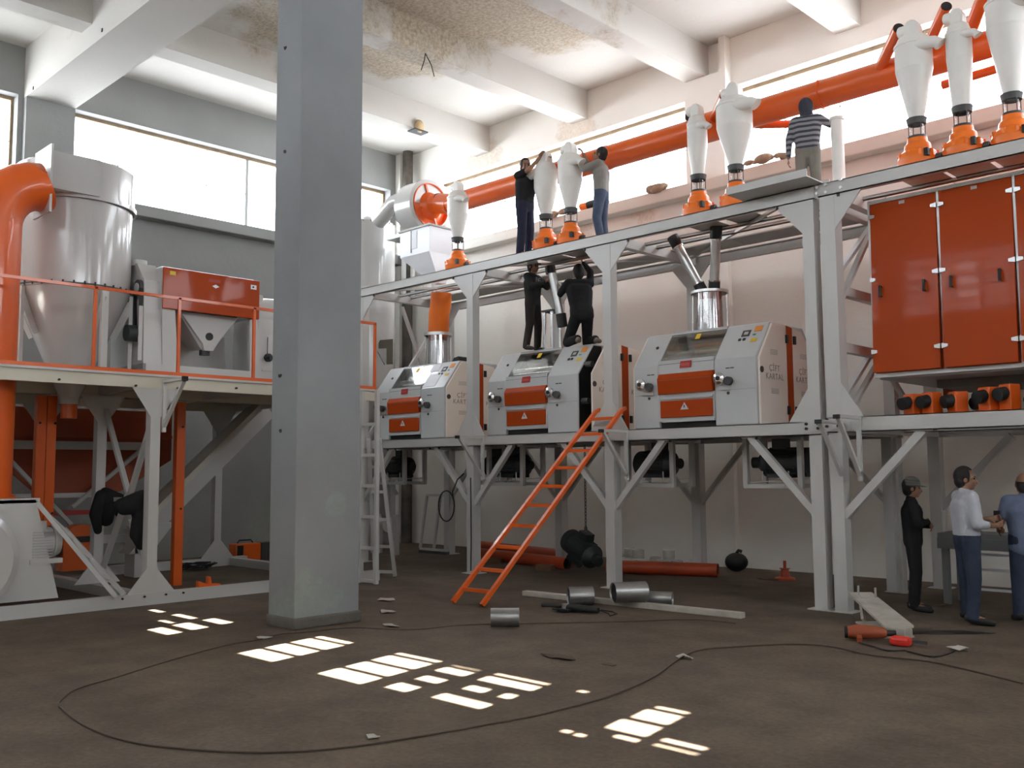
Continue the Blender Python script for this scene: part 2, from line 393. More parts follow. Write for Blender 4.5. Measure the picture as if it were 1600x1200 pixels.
wcount = 0
def window_x(y, out, a, b, nx, nz, lit=None, milk=False):
    """window in a wall of constant Y"""
    global wcount; wcount += 1
    w = bpy.data.objects.new('window_%d' % wcount, None); COL.objects.link(w); struct(w)
    w.location = ((a+b)/2, y, ZS)
    yc = y+out*0.27; t = 0.05
    f = MB(); f.box((a, yc-.035, ZS), (a+.05, yc+.035, ZL)); f.box((b-.05, yc-.035, ZS), (b, yc+.035, ZL))
    f.box((a, yc-.04, ZL-.07), (b, yc+.04, ZL)); f.box((a, yc-.035, ZS), (b, yc+.035, ZS+.04))
    f.build('window_frame', FRAMEM, w)
    dx = (b-a)/nx; dz = (ZL-ZS)/nz; th = .05 if milk else .014
    for i in range(1, nx): MB().box((a+i*dx-th/2, yc-.02, ZS), (a+i*dx+th/2, yc+.02, ZL)).build('mullion', MULL, w)
    for j in range(1, nz): MB().box((a, yc-.015, ZS+j*dz-th/2), (b, yc+.015, ZS+j*dz+th/2)).build('mullion', MULL, w)
    for i in range(nx):
        for j in range(nz):
            g = MILK if (milk and (lit is None or (i, j) not in lit)) else GLASS
            MB().box((a+i*dx+th/2, yc-.003, ZS+j*dz+th/2), (a+(i+1)*dx-th/2, yc+.003, ZS+(j+1)*dz-th/2)).build('pane', g, w)
    # projecting concrete sill inside
    sl = MB().box((a-.35, y-out*.28, ZS-.24), (b+.35, y, ZS)).build('window_sill', WALLM, w); bevel(sl, .02)
    p = bpy.data.lights.new('portal', 'AREA'); p.shape = 'RECTANGLE'; p.size = b-a; p.size_y = ZL-ZS; p.cycles.is_portal = True
    po = bpy.data.objects.new('portal', p); COL.objects.link(po); po.location = ((a+b)/2, y+out*.3, (ZS+ZL)/2)
    po.rotation_euler = Vector((0, -out, 0)).to_track_quat('-Z', 'Z').to_euler()
    return w
def window_y(x, out, a, b, ny, nz, heavy=None):
    global wcount; wcount += 1
    w = bpy.data.objects.new('window_%d' % wcount, None); COL.objects.link(w); struct(w)
    w.location = (x, (a+b)/2, ZS)
    xc = x+out*0.27; th = .014
    f = MB(); f.box((xc-.035, a, ZS), (xc+.035, a+.05, ZL)); f.box((xc-.035, b-.05, ZS), (xc+.035, b, ZL))
    f.box((xc-.04, a, ZL-.07), (xc+.04, b, ZL)); f.box((xc-.035, a, ZS), (xc+.035, b, ZS+.04))
    f.build('window_frame', FRAMEM, w)
    dy = (b-a)/ny; dz = (ZL-ZS)/nz
    for i in range(1, ny):
        t2 = .07 if heavy == i else th
        MB().box((xc-.02, a+i*dy-t2/2, ZS), (xc+.02, a+i*dy+t2/2, ZL)).build('mullion', MULL, w)
    for j in range(1, nz): MB().box((xc-.015, a, ZS+j*dz-th/2), (xc+.015, b, ZS+j*dz+th/2)).build('mullion', MULL, w)
    for i in range(ny):
        for j in range(nz):
            MB().box((xc-.003, a+i*dy+th/2, ZS+j*dz+th/2), (xc+.003, a+(i+1)*dy-th/2, ZS+(j+1)*dz-th/2)).build('pane', GLASS, w)
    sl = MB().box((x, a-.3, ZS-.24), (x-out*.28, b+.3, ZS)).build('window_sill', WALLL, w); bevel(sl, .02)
    p = bpy.data.lights.new('portal', 'AREA'); p.shape = 'RECTANGLE'; p.size = b-a; p.size_y = ZL-ZS; p.cycles.is_portal = True
    po = bpy.data.objects.new('portal', p); COL.objects.link(po); po.location = (x+out*.3, (a+b)/2, (ZS+ZL)/2)
    po.rotation_euler = Vector((-out, 0, 0)).to_track_quat('-Z', 'Z').to_euler()
    return w
window_x(Y1, 1, *RSP[0], 7, 2); window_x(Y1, 1, *RSP[1], 8, 2); window_x(Y1, 1, *RSP[2], 8, 2)
window_y(X0, -1, *LSP[1], 8, 2, heavy=4); window_y(X0, -1, *LSP[0], 8, 2); window_y(X1, 1, *LSP[1], 8, 2); window_y(X1, 1, *LSP[0], 8, 2)  # end-wall windows are unseen, added to bring more light from that side

# wall behind the photographer: whitewashed panes, some cleared or missing, which let the sun in
FULL = (0, 1, 0, 1)
CLEAR = {0: {1: [FULL], 2: [FULL], 3: [FULL], 4: [(0, .95, 0, .3)]}, 2: {1: [FULL], 2: [FULL], 3: [FULL], 4: [(0, 1, 0, .25)]},
  3: {1: [(.3, .72, .3, 1)], 2: [(.33, .76, .4, .92)], 3: [(.22, .8, .4, 1)], 4: [(.22, .8, 0, .1)]},
  4: {1: [(.1, .97, .42, 1)], 2: [(.14, .5, .5, 1), (.8, 1, .5, 1)], 3: [(0, 1, .4, 1)], 4: [(0, 1, 0, .2)]},
  6: {1: [(.7, 1, .75, 1)], 2: [(.45, 1, 0, 1)], 3: [(.5, 1, 0, 1)], 4: [(.55, 1, 0, .2)]}, 7: {1: [(.1, .62, .85, 1)], 2: [(.1, .62, 0, .25)]},
  -3: {1: [(.05, .85, .1, .75)], 2: [(0, .8, .1, .85)], 3: [(0, .75, .4, 1)]}, -4: {3: [(0, .8, .2, .5)], 2: [(.4, .9, .25, .45)]}, -5: {3: [(.1, .6, .15, .4)]}, -8: {3: [FULL], 4: [(0, 1, 0, .5)]}, -9: {3: [FULL], 4: [(0, 1, 0, .5)]}, 5: {4: [(.42, .56, .05, .22)]}}
for i_ in (2, 3, 4, 6, 7): CLEAR[i_][0] = [(0, .96, .85, .872)]
CLEAR[6][1] = [(.1, .22, .25, .42), (.3, .42, .22, .39), (.7, 1, .75, 1)]
def window_sun(a, nx, first):
    global wcount; wcount += 1
    w = bpy.data.objects.new('window_%d' % wcount, None); COL.objects.link(w); struct(w)
    dx, nz, y = .69, 5, Y0-.27
    b = a+nx*dx; dz = (ZL-ZS)/nz; th = .065
    w.location = ((a+b)/2, Y0, ZS)
    f = MB(); f.box((a-.05, y-.035, ZS), (a, y+.035, ZL)); f.box((b, y-.035, ZS), (b+.05, y+.035, ZL))
    f.build('window_frame', FRAMEM, w)
    for i in range(0, nx+1): MB().box((a+i*dx-th/2, y-.02, ZS), (a+i*dx+th/2, y+.02, ZL)).build('mullion', MULL, w)
    for j in range(0, nz+1): MB().box((a, y-.015, ZS+j*dz-th/2), (b, y+.015, ZS+j*dz+th/2)).build('mullion', MULL, w)
    for i in range(nx):
        for j in range(nz):
            x0, z0 = a+i*dx+th/2, ZS+j*dz+th/2; W, H = dx-th, dz-th
            holes = CLEAR.get(first+i, {}).get(j)
            g = MB(); c = MB()
            P = lambda m, u0, u1, v0, v1: m.box((x0+u0*W, y-.003, z0+v0*H), (x0+u1*W, y+.003, z0+v1*H)) if u1-u0 > 1e-3 and v1-v0 > 1e-3 else None
            if not holes: P(g, 0, 1, 0, 1)
            else:
                u = 0
                for u0, u1, v0, v1 in holes:
                    P(g, u, u0, 0, 1); P(g, u0, u1, 0, v0); P(g, u0, u1, v1, 1); P(c, u0, u1, v0, v1); u = u1
                P(g, u, 1, 0, 1)
                c.build('pane', GLASS, w)
            if g.v: g.build('pane', MILK, w)
    p = bpy.data.lights.new('portal', 'AREA'); p.shape = 'RECTANGLE'; p.size = b-a; p.size_y = ZL-ZS; p.cycles.is_portal = True
    po = bpy.data.objects.new('portal', p); COL.objects.link(po); po.location = ((a+b)/2, Y0-.3, (ZS+ZL)/2)
    po.rotation_euler = Vector((0, 1, 0)).to_track_quat('-Z', 'Z').to_euler()
window_sun(-7.19-.69*15, 9, -15); window_sun(-7.19-.69*5, 14, -5); window_sun(-7.19+.69*11, 11, 11)

# dark drain pipe in the corner
tag(MB().cyl((-18.45, 15.05, 0.01), (-18.45, 15.05, ZC-.01), .13, n=14).build('drain_pipe', mat('rusty_dark_pipe', (0.05, 0.045, 0.04, 1), 0.8, var=0.6, scale=4, col2=(0.16, 0.13, 0.1, 1), bump=0.3)), 'dark rusty drain pipe running down the room corner', 'pipe')
# ================================================================== steel platforms
YF, YB = 11.40, 13.70            # front face of front columns, front face of back columns
CW = 0.17
def column(root, x, y, z0, z1, w=CW):
    MB().box((x-w/2, y, z0), (x+w/2, y+w, z1)).build('column', WHITE, root)
def tri(root, pts, y, t=.014, plane='xz', name='gusset'):
    MB().prism(pts, y, y+t, plane).build(name, WHITE, root)
def channel(m, a, b, y0, z0, z1, depth=.075, t=.012, side=1):
    """C channel running along X, web at y0, flanges towards side"""
    m.box((a, y0, z0), (b, y0+side*t, z1)); m.box((a, y0, z0), (b, y0+side*depth, z0+t)); m.box((a, y0, z1-t), (b, y0+side*depth, z1))
    return m
def bolts(root, pts, ax='y', r=.014):
    m = MB()
    for p in pts:
        d = {'y': (0, .02, 0), 'x': (.02, 0, 0), 'z': (0, 0, .02)}[ax]
        m.cyl((p[0]-d[0], p[1]-d[1], p[2]-d[2]), (p[0]+d[0], p[1]+d[1], p[2]+d[2]), r, n=6)
    m.build('bolts', BOLT, root)['kind'] = 'stuff'
def mill_platform():
    r = thing('steel_platform', 'long white two-storey steel platform carrying the roller mills', 'platform', (-10.6, YF, 0))
    xs = (-15.45, -12.24, -9.14, -5.78)
    for x in xs:
        for y in (YF, YB):
            column(r, x, y, 0.012, 2.20); column(r, x, y, 2.37, 5.26, .16)
            MB().box((x-.16, y-.06, 0), (x+.16, y+.24, .012)).build('foot_plate', WHITE, r)
    # beams
    for z0, z1 in ((2.20, 2.37), (5.26, 5.43)):
        for y, sd in ((YF-.01, 1), (YB+CW+.01, -1)):
            channel(MB(), xs[0]-.12, xs[3]+.11, y, z0, z1, depth=.09, side=sd).build('beam', WHITE, r)
        for x in xs:
            MB().box((x-.06, YF+.08, z0+.01), (x+.06, YB+.1, z1-.01)).build('cross_beam', WHITE, r)
    # joists of the two floors
    for y in (11.72, 12.34, 12.65): channel(MB(), xs[0], xs[3], y, 5.375, 5.425, depth=.05).build('joist', WHITE, r)
    for y in (12.1, 13.0): channel(MB(), xs[0], xs[3], y, 2.24, 2.36, depth=.06).build('joist', WHITE, r)
    for k in range(9): MB().box((xs[0]+k*1.075, 13.05, 5.405), (xs[0]+k*1.075+1.06, YB-.1, 5.425)).build('deck_plate', DECKG, r)
    for k in range(9): MB().box((xs[0]+k*1.075, 11.5, 2.362), (xs[0]+k*1.075+1.06, YB, 2.374)).build('deck_plate', DECKG, r)
    for i, x in enumerate(xs):
        # knee braces under the lower beam
        for sd in (-1, 1):
            if (i == 0 and sd < 0) or (i == 3 and sd > 0): continue
            MB().bar((x+sd*.06, YF+.075, 1.20), (x+sd*.97, YF+.075, 2.205), .09, .085, (0, 1, 0)).build('knee_brace', WHITE, r)
            MB().box((x+sd*.85, YF+.02, 2.185), (x+sd*1.12, YF+.14, 2.20)).build('brace_plate', WHITE, r)
            bolts(r, [(x+sd*.86, YF+.03, 2.185), (x+sd*1.1, YF+.03, 2.185)], 'z', .018)
            MB().bar((x+sd*.06, YB+.075, 1.20), (x+sd*.97, YB+.075, 2.205), .08, .06, (0, 1, 0)).build('knee_brace', WHITE, r)
        # gussets of the upper columns
        for sd in (-1, 1):
            if not (i == 3 and sd > 0): tri(r, [(x+sd*.07, 5.26), (x+sd*.47, 5.26), (x+sd*.07, 4.82)], YF+.005, .02)
            if not (i == 3 and sd > 0): tri(r, [(x+sd*.07, 2.37), (x+sd*.36, 2.37), (x+sd*.07, 2.82)], YF+.005, .02)
            tri(r, [(x+sd*.07, 5.26), (x+sd*.40, 5.26), (x+sd*.07, 4.86)], YB+.005, .02)
        bolts(r, [(x-.43, YF, 5.24), (x+.43, YF, 5.24)], 'z', .02)
        # brace from front to back between the columns
        MB().bar((x, YF+.2, 2.22), (x, YF+.95, 1.3), .05, .05, (1, 0, 0)).build('side_brace', WHITE, r) if i == 0 else None
        # walkway brackets that stick out towards the hall
        if i: bracket(r, x+.36, YF-.02, 2.36)
    for y in (YF+.09, YB+.09):      # diagonal bracing of the end bay
        pass
    MB().bar((-15.45, 11.6, 2.45), (-15.45, 13.6, 5.2), .06, .06, (1, 0, 0)).build('diagonal', WHITE, r)
    MB().bar((-15.5, 12.5, 5.2), (-15.5, 13.75, 2.45), .06, .06, (1, 0, 0)).build('diagonal', WHITE, r)
    MB().box((-10.0, 11.60, 5.43), (-7.98, 11.62, 5.475)).build('toe_strip', ORANGEC, r)
    # upper deck diagonal ties seen from below
    MB().bar((-15.4, 11.5, 5.395), (-12.3, 13.7, 5.395), .05, .04).build('floor_tie', WHITE, r)
    MB().bar((-12.2, 11.5, 5.395), (-9.2, 13.7, 5.395), .05, .04).build('floor_tie', WHITE, r)
    MB().bar((-9.1, 13.7, 5.395), (-5.9, 11.5, 5.395), .05, .04).build('floor_tie', WHITE, r)
    return r
def bracket(r, x, y, z):
    MB().box((x-.025, y-.04, 1.62), (x+.025, y, z-.01)).build('bracket_post', WHITE, r)
    MB().box((x-.03, y-.60, z-.04), (x+.03, y, z)).build('bracket_arm', WHITE, r)
    MB().bar((x, y-.56, z-.04), (x, y-.02, 1.68), .04, .05, (1, 0, 0)).build('bracket_strut', WHITE, r)
    MB().box((x-.035, y-.63, z-.05), (x+.035, y-.58, z)).build('bracket_cap', BLACK, r)
def sifter_platform():
    r = thing('steel_platform', 'white two-storey steel platform carrying the orange sifter', 'platform', (-3.5, YF, 0))
    xs = (-5.51, -0.9); YB2 = 14.55
    for x in xs:
        for y in (YF-.005, YB2):
            column(r, x, y, 0.012, 2.22); column(r, x, y, 2.41, 5.26, .2)
            MB().box((x-.15, y-.06, 0), (x+.16, y+.24, .012)).build('foot_plate', WHITE, r)
    column(r, xs[0]-.3, 13.6, 0.012, 2.22, .15)
    for z0, z1 in ((2.22, 2.41), (5.26, 5.43)):
        channel(MB(), xs[0]-.11, xs[1]+.12, YF-.02, z0, z1, depth=.1).build('beam', WHITE, r)
        channel(MB(), xs[0]-.11, xs[1]+.12, YB2+CW, z0, z1, depth=.1, side=-1).build('beam', WHITE, r)
        for x in xs: MB().box((x-.06, YF+.08, z0+.01), (x+.06, YB2+.1, z1-.01)).build('cross_beam', WHITE, r)
    for y in (11.72, 12.34, 12.65): channel(MB(), xs[0], xs[1], y, 5.375, 5.425, depth=.05).build('joist', WHITE, r)
    for y in (12.3, 13.4): channel(MB(), xs[0], xs[1], y, 2.26, 2.40, depth=.06).build('joist', WHITE, r)
    x = xs[0]
    MB().bar((x+.06, YF+.075, 1.18), (x+1.07, YF+.075, 2.22), .1, .09, (0, 1, 0)).build('knee_brace', WHITE, r)
    MB().box((x+.9, YF+.01, 2.205), (x+1.2, YF+.14, 2.22)).build('brace_plate', WHITE, r)
    MB().bar((x+.06, YB2+.075, 1.18), (x+1.07, YB2+.075, 2.22), .1, .09, (0, 1, 0)).build('knee_brace', WHITE, r)
    MB().bar((x+1.9, YB2+.075, 2.22), (x+.9, YB2+.075, 1.0), .1, .09, (0, 1, 0)).build('knee_brace', WHITE, r)
    tri(r, [(x+.09, 5.26), (x+.46, 5.26), (x+.09, 4.80)], YF, .02)
    tri(r, [(x+.09, 2.41), (x+.38, 2.41), (x+.09, 2.85)], YF, .02)
    bracket(r, x+.33, YF-.03, 2.41)
    # lattice between front and back columns at the end frame
    X = x
    for z in (4.06, 3.32): MB().box((X-.05, YF+.15, z-.06), (X+.05, YB2, z+.06)).build('girt', WHITE, r)
    MB().bar((X-.04, YF+.2, 4.2), (X-.04, 12.9, 5.2), .05, .07, (1, 0, 0)).build('lattice_bar', WHITE, r)
    MB().bar((X+.06, YF+.2, 3.95), (X+.06, 12.75, 5.2), .05, .07, (1, 0, 0)).build('lattice_bar', WHITE, r)
    MB().bar((X-.04, YF+.2, 2.55), (X-.04, 12.6, 3.3), .05, .07, (1, 0, 0)).build('lattice_bar', WHITE, r)
    MB().bar((X+.06, YF+.2, 2.42), (X+.06, 12.75, 3.3), .05, .07, (1, 0, 0)).build('lattice_bar', WHITE, r)
    MB().bar((X, 12.75, 3.3), (X, 14.1, 2.42), .05, .07, (1, 0, 0)).build('lattice_bar', WHITE, r)
    MB().bar((X, 12.8, 5.2), (X, 14.4, 4.1), .05, .07, (1, 0, 0)).build('lattice_bar', WHITE, r)
    # splice plates with bolts
    MB().box((-5.95, YF-.025, 2.25), (-5.3, YF-.012, 2.37)).build('splice_plate', WHITE, r)
    bolts(r, [(-5.88, YF-.03, 2.28), (-5.88, YF-.03, 2.34), (-5.72, YF-.03, 2.28), (-5.72, YF-.03, 2.34), (-5.6, YF-.03, 2.3), (-5.6, YF-.03, 2.38), (-5.45, YF-.03, 2.3), (-5.45, YF-.03, 2.38)], 'y', .02)
    m = MB()
    for bx, bz in ((-5.62, 5.39), (-5.62, 5.31), (-5.5, 5.4), (-5.5, 5.3), (-5.3, 5.42), (-5.3, 5.32)): m.cyl((bx, YF-.05, bz), (bx, YF-.01, bz), .02, n=8)
    m.build('bolt_heads', mat('bright_bolt', (0.8, 0.8, 0.78, 1), .3, metal=.5), r)['kind'] = 'stuff'
    return r
mill_platform(); sifter_platform()
# loose steel channel laid over the upper deck edge
ch = MB(); ch.box((-6.72, 10.98, 5.44), (-5.56, 11.62, 5.455)); ch.box((-6.72, 10.98, 5.455), (-5.56, 11.0, 5.54)); ch.box((-6.72, 11.6, 5.455), (-5.56, 11.62, 5.54))
tag(ch.build('steel_channel', WHITE), 'short wide white channel laid across the upper deck beam', 'steel channel')

# ------------------------------------------------------------------ platform along the left wall
XF = -12.65
def left_platform():
    r = thing('steel_platform', 'white steel platform along the left wall with orange railing', 'platform', (-14, 6, 0))
    for x in (XF-.08, -16.9):
        MB().box((x-.09, 2.0, 0), (x+.09, 9.75, .15)).build('base_beam', WHITE, r)
    MB().box((XF-.075, 1.9, .15), (XF+.015, 9.7, .165)).build('base_flange', WHITE, r)
    for y in (2.2, 5.9, 9.45):
        MB().box((-16.9, y-.08, 0), (XF-.1, y+.08, .14)).build('base_beam', WHITE, r)
    for y in (1.9, 5.9, 9.12):
        for x in (XF-.08, -14.5, -16.9):
            MB().box((x-.075, y-.07, .15), (x+.075, y+.07, 2.93)).build('column', WHITE, r)
            for sd in (-1, 1):
                tri(r, [(y+sd*.06, 2.93), (y+sd*.34, 2.93), (y+sd*.06, 2.52)], x+.062, .014, 'yz')
                tri(r, [(y+sd*.06, .15), (y+sd*.34, .15), (y+sd*.06, .50)], x+.062, .014, 'yz')
    # floor edge beams and deck
    for x in (XF, -14.5, -16.9):
        MB().box((x-.09, 1.5, 2.93), (x, 9.68, 3.09)).build('edge_beam', mat('cream_paint', (0.62, 0.58, 0.47, 1), .4, var=.2, scale=2), r)
    MB().box((XF-.1, 1.5, 3.09), (XF+.03, 9.68, 3.12)).build('edge_flange', WHITE, r)
    for k in range(9): MB().box((-17.0, 1.5+k*.91, 3.095), (XF-.1, 1.5+k*.91+.9, 3.118)).build('deck_plate', DECKG, r)
    for y in (3.2, 5.9, 7.6, 9.5): MB().box((-16.9, y-.05, 2.95), (XF-.09, y+.05, 3.08)).build('cross_beam', WHITE, r)
    # zig-zag bracing between front and rear columns
    MB().bar((-14.5, 5.95, 2.8), (-13.55, 5.95, 1.45), .06, .07, (0, 1, 0)).build('diagonal', WHITE, r)
    MB().bar((XF-.1, 5.95, 2.7), (-13.55, 5.95, 1.4), .06, .07, (0, 1, 0)).build('diagonal', WHITE, r)
    MB().bar((-14.45, 5.95, .25), (-13.6, 5.95, 1.45), .06, .07, (0, 1, 0)).build('diagonal', WHITE, r)
    MB().bar((XF-.1, 5.95, .3), (-13.5, 5.95, 1.1), .05, .06, (0, 1, 0)).build('diagonal', WHITE, r)
    MB().box((-14.45, 5.92, 1.36), (XF-.1, 5.98, 1.42)).build('tie', WHITE, r)
    # rear lattice by the wall
    for z in (2.25, .62): MB().box((-16.95, 2.2, z-.07), (-16.85, 7.9, z+.07)).build('rear_rail', WHITE, r)
    MB().bar((-16.8, 5.2, 2.2), (-16.8, 6.4, .9), .06, .08, (1, 0, 0)).build('diagonal', WHITE, r)
    MB().bar((-16.8, 7.6, 2.2), (-16.8, 6.4, 1.2), .06, .08, (1, 0, 0)).build('diagonal', WHITE, r)
    MB().box((-16.85, 5.4, 1.36), (-16.8, 7.2, 1.44)).build('tie', WHITE, r)
    # railing
    O = ORANGE
    rail = MB()
    for y in (2.6, 3.8, 5.03, 6.2, 7.38, 8.55, 9.63): MB().box((XF-.02, y-.02, 3.12), (XF+.015, y+.02, 4.23)).build('rail_post', O, r)
    MB().box((XF-.02, 1.5, 4.20), (XF+.015, 9.65, 4.24)).build('top_rail', O, r)
    MB().box((XF-.025, 1.5, 3.12), (XF+.02, 9.66, 3.17)).build('toe_board', O, r)
    # bracket sticking out
    MB().box((XF, 5.98, 2.33), (XF+.04, 6.03, 3.04)).build('bracket_post', WHITE, r)
    MB().box((XF, 5.975, 3.01), (XF+.6, 6.035, 3.05)).build('bracket_arm', WHITE, r)
    MB().bar((XF+.57, 6.005, 3.0), (XF+.02, 6.005, 2.4), .04, .05, (0, 1, 0)).build('bracket_strut', WHITE, r)
    MB().box((XF+.58, 5.97, 3.0), (XF+.63, 6.04, 3.06)).build('bracket_cap', BLACK, r)
    bolts(r, [(XF+.01, 5.6+.0, 2.95), (XF+.01, 6.2, 2.95), (XF+.01, 4.6, 2.97), (XF+.01, 5.5, .12), (XF+.01, 5.8, .12), (XF+.01, 6.1, .12), (XF+.01, 6.35, .12), (XF+.01, 7.1, 3.0)], 'x', .016)
    return r
left_platform()
# ================================================================== roller mills
RED = mat('red_badge', (0.42, 0.03, 0.025, 1), .35)
YEL = mat('yellow_sticker', (0.75, 0.5, 0.04, 1), .5)
GREYL = mat('grey_print', (0.5, 0.47, 0.44, 1), .6)
INKB = mat('dark_print', (0.05, 0.04, 0.04, 1), .6)
INKS = mat('brown_print', (0.30, 0.24, 0.20, 1), .6)
PAPER = mat('white_paper', (0.82, 0.83, 0.88, 1), .6)
SIGHT = clear_glass('acrylic_cover', (0.86, 0.86, 0.84, 1), .22)
def text_mesh(body, size, name, m, parent, mw):
    cu = bpy.data.curves.new(name, 'FONT'); cu.body = body; cu.size = size; cu.align_x = 'CENTER'; cu.align_y = 'CENTER'; cu.extrude = .001
    cu.space_character = 1.15; cu.space_line = 1.0
    t = bpy.data.objects.new(name, cu); COL.objects.link(t)
    bpy.context.view_layer.update()
    me = bpy.data.meshes.new_from_object(t.evaluated_get(bpy.context.evaluated_depsgraph_get()))
    bpy.data.objects.remove(t)
    me.transform(mw); me.materials.clear(); me.materials.append(m)
    o = bpy.data.objects.new(name, me); COL.objects.link(o); o.parent = parent
    return o
MW, MD = 2.11, 1.76          # width, depth
def mill(x, label, pulled=False, paper=False):
    """local: x from 0 (left) to MW, y from 0 (front) to MD, z from 0"""
    r = thing('roller_mill', label, 'roller mill', (x, 11.62, 2.376), 0, 'roller mills on the platform')
    B = lambda m, n, mt, p=r: m.build(n, mt, p, False)
    prof = [(0, .0), (0, .94), (.40, 1.46), (1.36, 1.46), (1.76, .94), (1.76, 0)]
    # left and right towers (front columns of the housing)
    gl, gr = .46, 1.42        # middle bay between the towers
    for a, b in ((0.0, gl), (gr, MW)):
        t = B(MB().prism(prof, a, b if b < MW else MW-.02, 'yz'), 'tower', MILLW); bevel(t, .02)
    # core between the towers, set back in the window
    core = [(.05, .06), (.05, .86), (.16, .98), (.50, 1.40), (1.26, 1.40), (1.6, .95), (1.7, 0.06)]
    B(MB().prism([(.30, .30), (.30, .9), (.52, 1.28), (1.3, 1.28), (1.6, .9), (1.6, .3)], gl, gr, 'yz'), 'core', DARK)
    # front panels of the middle bay
    B(MB().box((gl, .0, .80), (gr, .2, 1.0)).add([], []), 'cross_panel', MILLW)
    dp = B(MB().prism([(-.04, .50), (-.06, .72), (-.015, .80), (.03, .80), (.03, .50)], gl+.01, gr-.01, 'yz'), 'feed_door', ORANGED)
    B(MB().box((gl+.02, -.062, .70), (gr-.02, -.05, .712)), 'crease', RUSTO, dp)
    B(MB().box((gl, -.005, .42), (gr, .1, .505)), 'cross_panel', MILLW)
    B(MB().box((gl+.04, -.03, .42), (gr-.02, -.005, .45)), 'door_hinge_rail', MILLW)
    lp = B(MB().box((gl+.04, -.035, .15), (gr-.03, .0, .40)), 'lower_door', ORANGED); bevel(lp, .008)
    B(MB().box((gl, -.005, .10), (gr, .1, .42)), 'lower_panel', MILLW)
    B(MB().box((gl+.06, -.03, .085), (gr, .02, .115)), 'lip', MILLW)
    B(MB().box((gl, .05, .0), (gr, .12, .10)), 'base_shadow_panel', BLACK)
    # warning triangle on the lower door
    w = B(MB().prism([(.86, .26), (1.0, .26), (.93, .365)], -.042, -.036, 'xz'), 'warning_triangle', mat('sticker_grey', (.6, .6, .6, 1), .5), lp)
    B(MB().box((.922, -.048, .285), (.938, -.046, .325)), 'triangle_mark', INKB, lp)
    # red maker badge
    bd = B(MB().prism([(.84, .87), (1.03, .87), (1.05, .97), (.86, .97)], -.012, 0, 'xz'), 'badge', RED)
    m = MB()
    for k in range(4): m.box((.875+k*.035, -.014, .90), (.893+k*.035, -.012, .94))
    B(m, 'badge_mark', mat('badge_print', (.6, .12, .1, 1), .5), bd)
    # slanted feed window: frame, rollers and clear cover
    sl = (.40, .52)           # run / rise of the slope
    def on_slope(t, off=0):   # t from 0 (bottom) to 1 (top); off outwards
        n = Vector((0, -sl[1], sl[0])).normalized()
        return (sl[0]*t + n.y*off, .94+sl[1]*t + n.z*off)
    for k, t in enumerate((.14, .3, .46)):
        y, z = on_slope(t, -.10); B(MB().cyl((gl, y, z), (gr, y, z), .055, n=16), 'roller', STEEL)
    y, z = on_slope(.78, -.13); B(MB().bar((gl, y, z), (gr, y, z), .30, .01, (0, -sl[1], sl[0])), 'reflector', STEEL)
    a = on_slope(.08, .0); b = on_slope(.97, .0); a2 = on_slope(.08, -.006); b2 = on_slope(.97, -.006)
    cov = B(MB().prism([a, b, b2, a2], gl, gr, 'yz'), 'cover', SIGHT)
    a = on_slope(.0, .004); b = on_slope(.07, .004); a2 = on_slope(0, -.05); b2 = on_slope(.07, -.05)
    B(MB().prism([a, b, b2, a2], gl, gr, 'yz'), 'window_lip', DARK)
    a = on_slope(.93, .004); b = on_slope(1.0, .004); a2 = on_slope(.93, -.05); b2 = on_slope(1, -.05)
    B(MB().prism([a, b, b2, a2], gl, gr, 'yz'), 'window_lip', MILLW)
    a = on_slope(.72, .004); b = on_slope(.88, .004); a2 = on_slope(.72, .001); b2 = on_slope(.88, .001)
    B(MB().prism([a, b, b2, a2], .92, 1.0, 'yz'), 'sticker', YEL, cov)
    B(MB().box((gl, .38, 1.40), (gr, 1.4, 1.465)), 'top_panel', MILLW)
    # handwheels with brackets
    for hx in (.20, 1.56):
        hw = B(MB().lathe([(.0, -.14), (.045, -.14), (.085, -.12), (.085, -.09), (.05, -.085), (.03, 0)], (hx, 0, .66), 20, 'y'), 'handwheel', STEEL)
        B(MB().cyl((hx, -.15, .66), (hx, -.135, .66), .03, n=12), 'hub', BLACK, hw)
        kb = B(MB().lathe([(0, -.1), (.06, -.1), (.06, -.04), (.02, 0)], (hx+.13, 0, .62), 16, 'y'), 'lock_knob', DARK)
        B(MB().box((hx-.03, -.03, .50), (hx+.17, 0, .60)), 'wheel_bracket', GREYL if hx < 1 else MILLW)
        B(MB().box((hx+.05, -.003, .80), (hx+.11, 0, .815)).box((hx+.12, -.003, .80), (hx+.18, 0, .815)), 'name_strip', INKB)
        B(MB().cyl((hx+.08, -.008, .455), (hx+.08, 0, .455), .022, n=10), 'lock', INKB)
    for a_, b_ in ((0.015, gl), (gr, MW-.035)):
        B(MB().box((a_, -.002, .497), (b_, .001, .503)), 'seam', mat('seam_grey', (.35, .35, .35, 1), .6))
    # controls on the right tower slope, knob on the left one
    def plate(x0, x1, t0, t1, m_, n_, off=.006):
        p = [on_slope(t0, off), on_slope(t1, off), on_slope(t1, -.002), on_slope(t0, -.002)]
        return B(MB().prism(p, x0, x1, 'yz'), n_, m_)
    plate(1.72, 1.85, .62, .80, DARK, 'display'); plate(1.755, 1.82, .67, .75, GREYL, 'screen', .008)
    plate(1.70, 1.74, .50, .56, INKB, 'switch', .012); plate(1.77, 1.81, .50, .56, INKB, 'switch', .012)
    plate(1.90, 2.02, .74, .90, mat('orange_sticker', (.75, .28, .06, 1), .5), 'sticker'); plate(1.90, 2.0, .44, .53, YEL, 'sticker'); plate(1.9, 1.95, .63, .67, mat('green_sticker', (.1, .35, .3, 1), .5), 'sticker')
